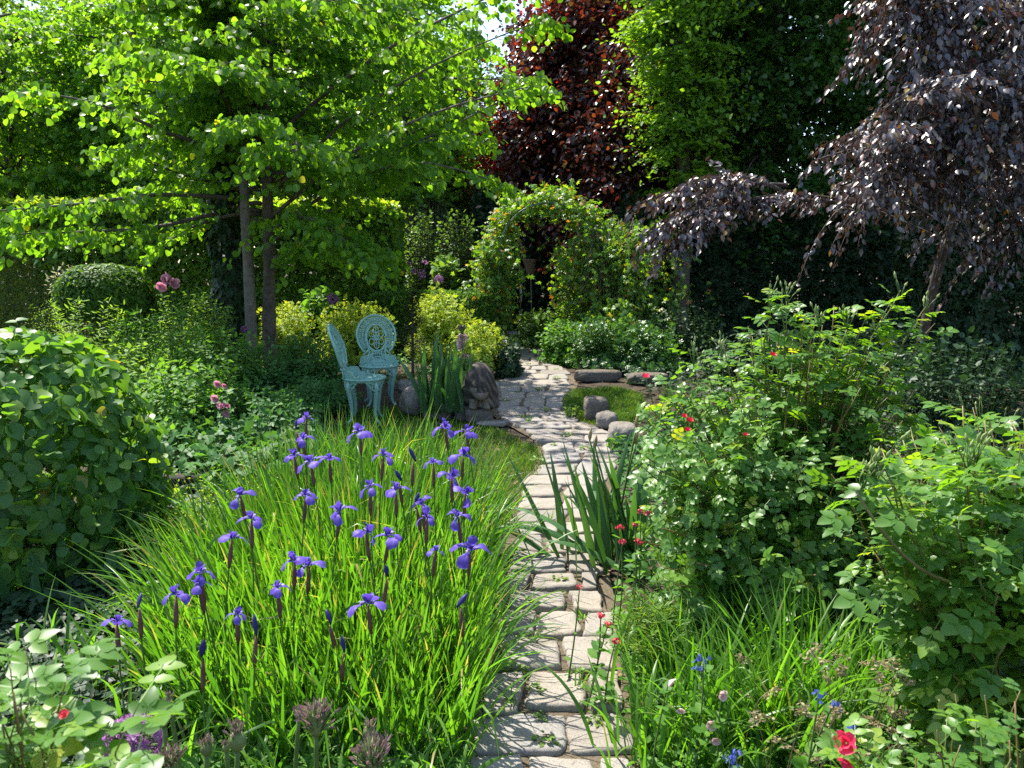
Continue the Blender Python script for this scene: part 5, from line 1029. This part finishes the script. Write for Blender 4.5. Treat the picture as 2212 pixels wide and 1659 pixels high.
def posy(parent, c, s, m, n=16, name='flower_head', flat=.5):
    mb = M(); d = nrm(rng.normal(size=(n, 3)) + [0, 0, .4]); P = np.asarray(c) + d * s * [.5, .5, .5 * flat] * U(.4, 1, (n, 1))
    for q in range(4): a = nrm(np.cross(d, rng.normal(size=(n, 3)))); scatter(mb, L_OVAL6, P, a + d * .4, d, s * .22, sx=1.5)
    return mb.build(name, G[m], parent)

def rose_bush(label, ell, base, nc, nl, sz, seed, shoots, T=L_ROSE5, lm='rose', r0=.008, tops=()):
    th = thing('rose_bush', label, 'rose bush', (base[0], base[1], 0), 'rose bushes on the right of the path')
    w_ = np.array([np.prod(r) ** (2 / 3) for c, r in ell]); pick = rng.choice(len(ell), nc, p=w_ / w_.sum()); cc = np.array([c for c, r in ell])[pick]; rr = np.array([r for c, r in ell])[pick]
    d = nrm(rng.normal(size=(nc, 3)) + [0, -.15, .25]) * (U(.25, 1, nc) ** .4)[:, None]; E = cc + d * rr; E[:, 2] = np.maximum(E[:, 2], .1)
    if len(shoots): E = np.concatenate([E, np.array(shoots)]); nc = len(E)
    B = np.c_[base[0] + (E[:, 0] - base[0]) * .25 + rng.normal(0, .05, nc), base[1] + (E[:, 1] - base[1]) * .25 + rng.normal(0, .05, nc), np.zeros(nc)]
    Md = B.copy(); Md[:, :2] += (E[:, :2] - B[:, :2]) * .45; Md[:, 2] = E[:, 2] * .72; t = np.linspace(0, 1, 10)[None, :, None]; P = (1 - t) ** 2 * B[:, None] + 2 * t * (1 - t) * Md[:, None] + t * t * E[:, None] + rng.normal(0, .008, (nc, 10, 3)) * np.linspace(0, 1, 10)[None, :, None]
    sb = M(); vtubes(sb, P, r0 * np.linspace(1, .25, 10)[None] * U(.7, 1.2, (nc, 1)), 5); sb.build('canes', G['cane'], th, kind='stuff')
    lb = M(); m = nl; tt = .22 + .78 * (np.arange(m)[None] + U(0, 1, (nc, m))) / m; x = tt * 9; i = np.minimum(x.astype(int), 8); fr = (x - i)[..., None]; r = np.arange(nc)[:, None]
    pos = P[r, i] * (1 - fr) + P[r, i + 1] * fr; Tn = nrm(P[r, i + 1] - P[r, i]); a = np.arange(m)[None] * 2.4 + U(0, 6.28, (nc, 1)); ax = nrm(np.cross(Tn, np.array([.3, .2, .9]))); bx = np.cross(Tn, ax)
    out = np.cos(a)[..., None] * ax + np.sin(a)[..., None] * bx; dr = out + Tn * .35 + [0, 0, -.12] + rng.normal(0, .15, out.shape); N = np.array([0, 0, 1.]) + Tn * .4 + rng.normal(0, .38, out.shape)
    hfac = np.clip((pos[..., 2] - .3) / 1.2, 0, 1); scatter(lb, T, pos.reshape(-1, 3), dr.reshape(-1, 3), N.reshape(-1, 3), (sz * U(.7, 1.15, tt.shape) * (1.12 - .4 * tt)).ravel(), rnd=np.clip(rng.random(tt.shape) * .88 + .16 * (tt > .85) * rng.random(tt.shape) - .0, 0, .985).ravel() + (rng.random(tt.size) < .004) * .02)
    if len(shoots):                                        # young tops carry leaves right up to their buds
        k = len(shoots); Q = P[-k:]; nn = 12; x = 5.2 + 3.6 * (np.arange(nn)[None] + U(0, 1, (k, nn))) / nn; i = x.astype(int); fr = (x - i)[..., None]; r = np.arange(k)[:, None]
        ps = Q[r, i] * (1 - fr) + Q[r, np.minimum(i + 1, 9)] * fr; a = np.arange(nn)[None] * 2.4 + U(0, 6.28, (k, 1)); o3 = np.stack([np.cos(a), np.sin(a), U(.05, .5, a.shape)], -1)
        scatter(lb, T, ps.reshape(-1, 3), o3.reshape(-1, 3), np.array([0, 0, 1.]) + rng.normal(0, .35, (k * nn, 3)), (sz * U(.6, .95, x.shape)).ravel(), rnd=U(.3, .95, k * nn))
    lb.build('foliage', G[lm], th, kind='stuff')
    for q, n in tops: budcluster(th, q, n, .0105, .05)
    return th, P
Y1 = 3.55
sh1 = [at(1660, 640, 3.6), at(1690, 625, 3.6), at(1710, 650, 3.55), at(1800, 665, 3.7), at(1945, 625, 3.6), at(2000, 660, 3.6), at(1985, 700, 3.55), at(1930, 640, 3.65), at(1560, 740, 3.5), at(1620, 700, 3.7), at(1870, 690, 3.6), at(1760, 680, 3.7), at(1740, 690, 3.5), at(1830, 710, 3.5), at(2010, 700, 3.6), at(1500, 760, 3.6)]
rose1, RP1 = rose_bush('big leafy rose bush in full bud filling the middle of the right border', [(tuple(at(1720, 850, 3.65)), (.56, .45, .36)), (tuple(at(1520, 940, 3.4)), (.36, .4, .28)), (tuple(at(1840, 920, 3.7)), (.42, .45, .34)), (tuple(at(1620, 1090, 3.2)), (.46, .38, .36)), (tuple(at(1440, 1060, 3.1)), (.20, .28, .34)), (tuple(at(1430, 1200, 2.95)), (.16, .22, .2)), (tuple(at(1850, 1080, 3.5)), (.36, .4, .36)), (tuple(at(1600, 1200, 3.0)), (.36, .3, .22))],
     (*at(1690, 1200, 3.6)[:2],), 360, 14, .155, 1, sh1, T=L_ROSE5, tops=[(at(x, y, Y), n) for x, y, Y, n in ((1700, 645, 3.6, 7), (1660, 650, 3.6, 4), (1945, 630, 3.6, 3), (2000, 665, 3.6, 5), (1770, 700, 3.65, 9), (1830, 700, 3.6, 7), (1560, 765, 3.5, 6), (1500, 780, 3.5, 6), (1900, 730, 3.6, 4))])
for px, py, m, s in ((1490, 910, 'red', .018), (1485, 930, 'red', .016), (1670, 768, 'red', .018), (1395, 815, 'rosepink', .02), (1478, 900, 'red', .014), (1610, 940, 'red', .012)): flower(rose1, at(px, py, 2.95 if py > 880 else 3.3), s, m, 5, 'red_young_shoot' if m == 'red' else 'rose_flower')
Y2 = 2.15
sh2 = [at(1890, 1000, 2.05), at(1870, 1010, 2.05), at(1915, 1010, 2.05), at(2090, 985, 2.1), at(2110, 975, 2.15), at(2190, 960, 2.2), at(2070, 880, 2.5), at(2100, 890, 2.5), at(1800, 1030, 2.2)]
rose2, RP2 = rose_bush('nearer rose bush with plump green buds at the right frame edge', [(tuple(at(2120, 1150, 2.2)), (.28, .35, .22)), (tuple(at(2160, 1350, 2.0)), (.26, .3, .26)), (tuple(at(1990, 1180, 2.1)), (.16, .25, .16)), (tuple(at(2250, 1050, 2.3)), (.3, .3, .24)), (tuple(at(2080, 1000, 2.6)), (.3, .3, .14))],
     (*at(2200, 1500, 2.15)[:2],), 190, 12, .16, 2, sh2, T=L_ROSE5, tops=[(at(1890, 1030, 2.05), 13), (at(1860, 1050, 2.05), 7), (at(2095, 1000, 2.1), 7), (at(2110, 985, 2.1), 4), (at(1920, 960, 2.1), 3)])
# arching branch with the big clear leaves in front
def arching():
    q = spline([at(2140, 1290, 2.0), at(1990, 1230, 1.95), at(1900, 1140, 1.95), at(1850, 1060, 2.0)], 12); m = M(); tube(m, q, np.linspace(.006, .003, 12), 6); m.build('cane', G['cane'], rose2); lb = M()
    for (x, y, Y, s, dx) in ((1880, 1290, 1.9, .17, -1), (1960, 1120, 1.95, .16, -1), (2040, 1180, 1.95, .16, 1), (1820, 1120, 2.0, .14, -1), (2090, 1330, 1.9, .17, -.6), (2150, 1220, 1.9, .16, .3)):
        p_ = at(x + 50 * (dx < 0), y - 15, Y); scatter(lb, L_ROSE5, p_[None], np.array([[dx, -.25, -.12]]), np.array([[0, -.45, 1.]]), s, rnd=.35)
    lb.build('foliage', G['rose'], rose2)
arching()
rose3, RP3 = rose_bush('low rose sprays with one cerise bloom at the bottom right corner', [(tuple(at(2000, 1640, 1.35)), (.16, .16, .06)), (tuple(at(2180, 1600, 1.35)), (.14, .16, .08)), (tuple(at(1900, 1655, 1.4)), (.10, .12, .05))], (*at(2100, 2200, 1.35)[:2],), 34, 9, .10, 3, [at(1840, 1610, 1.4), at(1830, 1590, 1.4)], T=L_ROSE5, r0=.005)
flower(rose3, at(1828, 1605, 1.4), .028, 'rosepink', 5, 'rose_flower', (-.5, -.6, .5)); flower(rose3, at(1832, 1645, 1.38), .02, 'rosepink', 4, 'rose_flower', (-.6, -.5, -.2))
rose4, RP4 = rose_bush('out of focus rose sprays at the bottom left corner', [(tuple(at(60, 1560, 1.0)), (.12, .12, .05)), (tuple(at(200, 1620, .98)), (.10, .12, .04)), (tuple(at(-60, 1480, 1.05)), (.10, .12, .06))], (*at(60, 2400, 1.05)[:2],), 24, 8, .15, 4, [at(300, 1520, 1.0), at(40, 1440, 1.0)], T=L_ROSE5, r0=.004)
flower(rose4, at(140, 1545, 1.0), .009, 'coral', 5, 'red_young_shoot')
rose5, _ = rose_bush('rose foliage behind the nearer buds at the right frame edge', [(tuple(at(2150, 960, 3.2)), (.4, .3, .12)), (tuple(at(2060, 1000, 3.1)), (.3, .3, .14))], (*at(2120, 1250, 3.2)[:2],), 60, 12, .12, 5, [], T=L_ROSE5)
for px, py, n in ((2120, 905, 3), (2085, 895, 4), (2170, 930, 3), (2010, 960, 2)): budcluster(rose5, at(px, py, 3.2), n, .008)

# arching grass and daylily clumps
def grassclump(name, label, c, n, rad, h, w_, lean, droop, lm='blade', group=None, az=None):
    th = thing(name, label, 'plant', (c[0], c[1], 0), group); mb = M(); P = np.c_[c[0] + rng.normal(0, rad, n), c[1] + rng.normal(0, rad, n), np.zeros(n)]
    blades(mb, P, U(0, 6.28, n) if az is None else az + rng.normal(0, .8, n), np.abs(rng.normal(0, lean, n)), h * U(.5, 1.1, n), w_ * U(.6, 1.3, n), U(.1, droop, n), 9, fold=.25, twist=U(-.7, .7, n), kink=np.where(U(0, 1, n) < .07, U(.5, .8, n), 2.)); mb.build('leaves', G[lm], th, kind='stuff' if n > 100 else None); return th
DG = 'arching strap leaved clumps right of the path'
for px, py, n, rad, h, lab in ((1560, 1640, 190, .10, .50, 'bright arching grassy clump beside the lower path'), (1710, 1650, 150, .07, .62, 'tallest upright grassy clump below the big rose bush'), (1430, 1640, 120, .09, .34, 'short grassy clump spilling over the bottom path slabs'), (1850, 1560, 110, .09, .55, 'dim strap leaves in the shade between the two rose bushes'), (1640, 1480, 120, .11, .5, 'strap leaves in the shade under the big rose bush'), (1450, 1500, 130, .09, .42, 'green strap leaves beside the red valerian')):
    g = atz(px, py); grassclump('daylily_clump', lab, g, n, rad, h, .012, .33, 1.3, group=DG)
for px, py, n, h, lab, az in ((70, 1490, 26, .42, 'bright strap leaves arching over dark ivy at the left edge', None), (240, 1490, 36, .40, 'narrow strap leaves between dark ivy and iris clump', None), (620, 1700, 90, .26, 'strap leaves in front of the iris clump at the bottom edge', None), (880, 1720, 90, .24, 'strap leaves by the bottom left slab of the path', None), (380, 1640, 60, .3, 'strap leaves around the allium stems', None)):
    g = atz(px, py); grassclump('allium_leaves', lab, g, n, .10, h, .016, .5, 1.6, group='strap leaved clumps along the bottom left')
g = atz(30, 1330); grassclump('daylily_clump', 'broad leaves in the dark below the hazel dome', g, 16, .08, .3, .03, .3, .6, 'sword')

# red valerian, blue bells, pale columbines
def stemflower(name, label, cat, stems, m, s, leafT=L_OVAL6, lsz=.05, lm='peren', group=None, fn='posy', nl=8, headname='flower_head'):
    c = np.mean([q for q, z in stems], 0); th = thing(name, label, cat, (c[0], c[1], 0), group); lb, sb = M(), M()
    for q, b in stems:
        b = np.array([b[0], b[1], 0.0]); q = np.asarray(q); pts = spline([b, b * .5 + q * .5 + rng.normal(0, .015, 3), q], 9); tube(sb, pts, np.linspace(.004, .0022, 9), 5); k = nl; i = rng.integers(1, 8, k); a = U(0, 6.28, k)
        scatter(lb, leafT, pts[i], np.c_[np.cos(a), np.sin(a), U(.1, .6, k)], [0, 0, 1] + rng.normal(0, .3, (k, 3)), lsz * U(.6, 1.2, k))
        if fn == 'posy': posy(th, q, s * U(.8, 1.2), m, 16, headname)
        elif fn == 'bell':
            mb = M(); k = 5; a = U(0, 6.28, k); scatter(mb, leaf((.4, .8), (.28, .36), .6, .1), q + rng.normal(0, s * .6, (k, 3)), np.c_[np.cos(a) * .5, np.sin(a) * .5, -np.ones(k)], np.c_[np.cos(a), np.sin(a), np.ones(k) * .3], s, sx=1.2); 
            scatter(mb, leaf((.4, .8), (.28, .36), .6, .1), q + rng.normal(0, s * .6, (k, 3)), np.c_[np.cos(a) * .3, np.sin(a) * .3, -np.ones(k)], np.c_[-np.cos(a), -np.sin(a), np.ones(k) * .3], s, sx=1.2); mb.build(headname, G[m], th)
        else: flower(th, q, s * U(.8, 1.2), m, 5, headname, (rng.normal(0, .5), -.8, rng.normal(-.1, .4)))
    sb.build('stems', G['stemgreen'], th); lb.build('foliage', G[lm], th); return th
def st(lst, Y, dz=(0, .1)): return [(at(x, y, Y), (at(x, y, Y)[0] + U(-.06, .06), Y + U(0, .12))) for x, y in lst]
VG = 'red valerian beside the path'
stemflower('red_valerian', 'red valerian heads against the left flank of the big rose bush', 'flower', st([(1384, 1105), (1400, 1110), (1372, 1132), (1345, 1170), (1340, 1140), (1380, 1170)], 2.95), 'coral', .036, group=VG)
stemflower('red_valerian', 'red valerian heads hanging over the pale lower path slabs', 'flower', st([(1298, 1330), (1313, 1350), (1330, 1385)], 2.5), 'coral', .034, group=VG, nl=14)
stemflower('red_valerian', 'single small red valerian growing from a path joint', 'flower', st([(1252, 1268)], 2.75), 'coral', .026, group=VG, nl=6, lsz=.03)
CG2 = 'columbines in the borders'
stemflower('columbine', 'pale pink columbine low among grass on the right', 'flower', st([(1445, 1470), (1470, 1530), (1535, 1565), (1545, 1595), (1558, 1500)], 2.1), 'palepink', .02, L_IVY, .05, 'peren', CG2, 'flower', headname='flower')
stemflower('columbine', 'deep pink columbine standing above shaded lobed leaves on the left', 'flower', st([(472, 828), (488, 832), (467, 860), (478, 880), (490, 873), (492, 892)], 6.1), 'pink', .04, L_IVY, .07, 'perendark', CG2, 'flower', headname='flower')
stemflower('columbine', 'pink columbine below the sword leaves by the raised bed', 'flower', st([(1000, 745), (1010, 770), (1000, 725)], 9.9), 'palepink', .10, L_IVY, .08, 'peren', CG2, 'flower', headname='flower')
stemflower('columbine', 'pink columbine between the topiary ball and the ivy trunk', 'flower', st([(358, 605), (368, 598), (375, 612), (350, 618)], 9.4), 'pink', .075, L_IVY, .08, 'peren', CG2, 'flower', headname='flower')
BG = 'blue bell flowers on the right'
stemflower('bluebell', 'blue bell cluster above grassy leaves under the big rose bush', 'flower', st([(1512, 1432), (1520, 1420)], 2.2), 'blue', .016, L_OVAL6, .05, 'peren', BG, 'bell')
stemflower('bluebell', 'blue bell cluster low at the bottom edge right of the path', 'flower', st([(1578, 1640), (1590, 1625)], 1.75), 'blue', .013, L_OVAL6, .05, 'peren', BG, 'bell')
stemflower('bluebell', 'blue bell cluster directly above the cerise rose', 'flower', st([(1838, 1570), (1850, 1555), (1800, 1520), (1770, 1500)], 1.75), 'blue', .013, L_OVAL6, .05, 'peren', BG, 'bell')
def seedheads():
    c = atz(1900, 1640); th = thing('seeding_grass', 'beige grass seedheads nodding among the low right plants', 'grass', (c[0], c[1], 0)); sb, hb = M(), M()
    for k in range(46):
        q = at(U(1620, 2050), U(1420, 1640), U(1.7, 2.3)); b = np.array([q[0] + U(-.1, .1), q[1] + .05, 0]); d = np.array([U(-.08, .08), U(-.04, .04), U(.0, .03)]); tube(sb, spline([b, b * .4 + q * .6 + [0, 0, .05], q, q + d], 9), .0012, 3)
        n = 26; t = U(0, 1, n); scatter(hb, L_OVAL6, q + d * t[:, None] + rng.normal(0, .006, (n, 3)), d + rng.normal(0, .04, (n, 3)), rng.normal(0, 1, (n, 3)), .012)
    sb.build('stems', G['seed'], th); hb.build('seedheads', G['seed'], th, kind='stuff')
seedheads()
def fennel():
    c = atz(1400, 1470); th = thing('feathery_herb', 'feathery fine leaved herb beside the pale path slabs', 'plant', (c[0], c[1], 0)); lb = M(); n = 60; S = np.c_[c[0] + rng.normal(0, .05, n), c[1] + rng.normal(0, .05, n), U(.05, .25, n)]
    sprays(lb, lb, S, np.c_[rng.normal(0, .6, (n, 2)), np.ones(n)], U(.1, .22, n), 26, L_NEEDLE, .035, -.1, .1, side=.8, jit=.006, twig_r=.0012); lb.build('foliage', G['weed'], th, kind='stuff')
fennel()
for px, py, rad, n, T, sz, lm, lab in ((1420, 1400, .16, 120, L_OVAL6, .06, 'peren', 'grey green leaves spilling over the lower path edge'), (1590, 1600, .22, 170, L_OVAL6, .05, 'peren', 'low leafy plants under the grassy clump right of the path'), (1800, 1650, .26, 190, L_OVAL6, .045, 'peren', 'low leafy plants around the cerise rose'), (1560, 1340, .25, 150, L_IVY, .06, 'perendark', 'shaded leaves under the skirt of the big rose bush'), (1900, 1420, .25, 170, L_OVAL6, .06, 'perendark', 'shaded low leaves between the two rose bushes'), (2150, 1640, .3, 190, L_OVAL6, .055, 'perendark', 'low leaves at the bottom right corner'), (880, 1690, .16, 70, L_LANCE6, .08, 'peren', 'narrow leaved seedlings by the bottom left of the path'), (1330, 975, .10, 40, L_OVAL6, .07, 'peren', 'small leaves at the foot of the grey path stone'), (1235, 905, .08, 40, L_OVAL6, .05, 'weed', 'light weeds at the lawn corner by the path')):
    g = atz(px, py); rosette('low_plant', lab, 'plant', g, rad, .16 if sz > .045 else .2, n, T, sz, lm, 'low plants along the path')

# ================================================================== ALLIUMS AND PINK GLOBES
def allium(px, py, Y, r, kind, label, group='alliums along the bottom left', ground=True, sr=.0055):
    c = at(px, py, Y); th = thing('allium', label, 'allium', (c[0], c[1], 0), group); sb = M(); b = np.array([c[0] + U(-.03, .03), c[1] + U(0, .05), 0]); low = c - [0, 0, r * (.15 if kind == 'globe' else .8)]
    tube(sb, spline([b, b * .5 + low * .5 + rng.normal(0, .01, 3), low], 9), np.linspace(sr * 1.2, sr, 9), 7); sb.build('stem', G['stemgreen'], th); hb = M()
    if kind == 'globe':
        n = 150; d = nrm(rng.normal(size=(n, 3)) + [0, 0, .15]); 
        vtubes(hb, np.stack([np.repeat(low[None], n, 0), c + d * r * .85], 1), r * .018 * np.ones((1, 2)), 3, U(0, .4, n), 1); t = nrm(np.cross(d, rng.normal(size=(n, 3)))); t2 = np.cross(d, t)
        for k in range(6): a = k * 1.047; scatter(hb, L_NEEDLE, c + d * r * .85, math.cos(a) * t + math.sin(a) * t2 + d * .5, d, r * .3, sx=1.7)
        hb.build('flower_head', [G['allium'], G['alliumgreen']], th)
    else:
        n = 80 if kind == 'tuft' else 40; d = nrm(np.c_[rng.normal(0, .42 if kind == 'tuft' else .22, (n, 2)), np.ones(n)])
        e = low + d * r * U(1.3, 2.0, (n, 1)); vtubes(hb, np.stack([np.repeat(low[None], n, 0) + d * r * .2, low + d * r * .9, e], 1), r * np.array([[.05, .075, .02]]), 4, mat=1); scatter(hb, L_LANCE6, e - d * r * .35, d + rng.normal(0, .22, (n, 3)), rng.normal(size=(n, 3)), r * .6)
        tube(hb, [low - [0, 0, r * .2], low + [0, 0, r * .25], low + [0, 0, r * .8], low + [0, 0, r * 1.15]], np.array([.3, .62, .6, .35]) * r * (1 if kind == 'pod' else .75), 10, .5, 1)
        hb.build('flower_head', [G['alliumdull'], G['alliumgreen']], th)
for a in ((105, 1492, 1.75, .024, 'tuft', 'opening allium rising alone before the dark ivy'), (352, 1545, 1.6, .028, 'tuft', 'opening allium behind the out of focus rose leaves'), (285, 1605, 1.35, .055, 'globe', 'fully open purple allium beside the out of focus rose leaves'), (370, 1640, 1.4, .024, 'tuft', 'low opening allium just right of the open purple allium'), (512, 1592, 1.5, .030, 'pod', 'plump green allium pod at the bottom edge'),
          (445, 1612, 1.5, .020, 'pod', 'small pale allium pod left of the plump one'), (488, 1612, 1.6, .013, 'pod', 'tiniest green allium pod between two larger pods'), (365, 1505, 1.8, .015, 'pod', 'slim pale allium pod in front of iris blades'), (682, 1555, 1.6, .038, 'tuft', 'wide opening allium with mauve spikes under the iris clump'), (797, 1575, 1.7, .022, 'pod', 'brownish allium pod right of the mauve spiked allium'),
          (805, 1635, 1.55, .042, 'tuft', 'wide mauve allium at the bottom edge near the path'), (645, 1540, 1.75, .016, 'pod', 'small dull allium pod touching the mauve spiked allium'), (55, 1610, 1.2, .03, 'globe', 'pale purple allium among the corner rose leaves')): allium(*a)
allium(718, 646, 9.9, .075, 'globe', 'bright pink allium globe above the golden spirea', 'purple globe flowers in the far border'); allium(948, 604, 12.2, .075, 'globe', 'purple allium globe just above the low box hedge', 'purple globe flowers in the far border')
allium(998, 712, 9.7, .055, 'tuft', 'faded brown allium head behind the sword leaves', 'purple globe flowers in the far border'); allium(528, 712, 9.6, .05, 'globe', 'small mauve allium beside the grey tree trunk', 'purple globe flowers in the far border')
stemflower('honesty', 'hazy mauve flowered plant between the hedge end and the arch', 'flower', st([(x + U(-8, 8), y + U(-8, 8)) for x in (850, 870, 890, 910) for y in (565, 580, 592)], 13.2), 'mauve', .14, L_OVAL6, .1, 'peren')
# tufts growing from the path joints
def weeds():
    m = M(); k = 9; blades(m, np.c_[rng.normal(0, .008, (k, 2)), np.zeros(k)], U(0, 6.28, k), np.abs(rng.normal(0, .3, k)), U(.04, .11, k), .006, U(.1, .9, k), 5); o = m.build('weed_tuft', G['blade']); gd = o.data; bpy.data.objects.remove(o)
    m = M(); k = 26; r = U(0, .035, k); a = U(0, 6.28, k); scatter(m, L_OVAL6, np.c_[r * np.cos(a), r * np.sin(a), U(.005, .03, k)], np.c_[np.cos(a), np.sin(a), U(0, .4, k)], [0, 0, 1] + rng.normal(0, .3, (k, 3)), U(.012, .03, k)); o = m.build('weed_tuft', G['weed']); ld = o.data; bpy.data.objects.remove(o)
    pts = [(1258, 1340, 0), (1150, 1395, 0), (1150, 1350, 0), (1250, 1460, 1), (1140, 1310, 1), (1205, 1150, 0), (1190, 1130, 0), (1215, 1260, 1), (1110, 1530, 0), (1110, 1460, 1), (1170, 1560, 1), (1155, 1500, 1), (1100, 1650, 1), (1290, 1560, 1), (1250, 1500, 0), (1180, 1610, 1), (1165, 1000, 1), (1195, 965, 1), (1130, 905, 1), (1140, 915, 0), (1240, 880, 1), (1120, 850, 1), (1165, 845, 1), (1200, 800, 1), (1140, 790, 1), (1180, 770, 1), (1225, 945, 1), (1270, 975, 1), (1180, 890, 1), (1090, 870, 1), (1200, 820, 1), (1110, 1200, 1), (1245, 1080, 0)]
    for k, (px, py, t) in enumerate(pts):
        g = atz(px, py, 0); o = bpy.data.objects.new('weed_tuft', ld if t else gd); C.objects.link(o); o.location = (g[0], g[1], .004); s = U(.7, 1.25) * (1.25 if g[1] > 5 else 1); o.scale = (s, s, s); o.rotation_euler = (0, 0, U(0, 6.28)); o['org'] = [0, 0, 0]
        tag(o, 'small leafy weed rooted in an open joint of the stone path' if t else 'tuft of grass blades rooted in an open joint of the stone path', 'weed', 'leafy weeds in the path joints' if t else 'grass tufts in the path joints')
weeds()
o = None
for ob in scn.objects:
    if 'org' in ob: del ob['org']
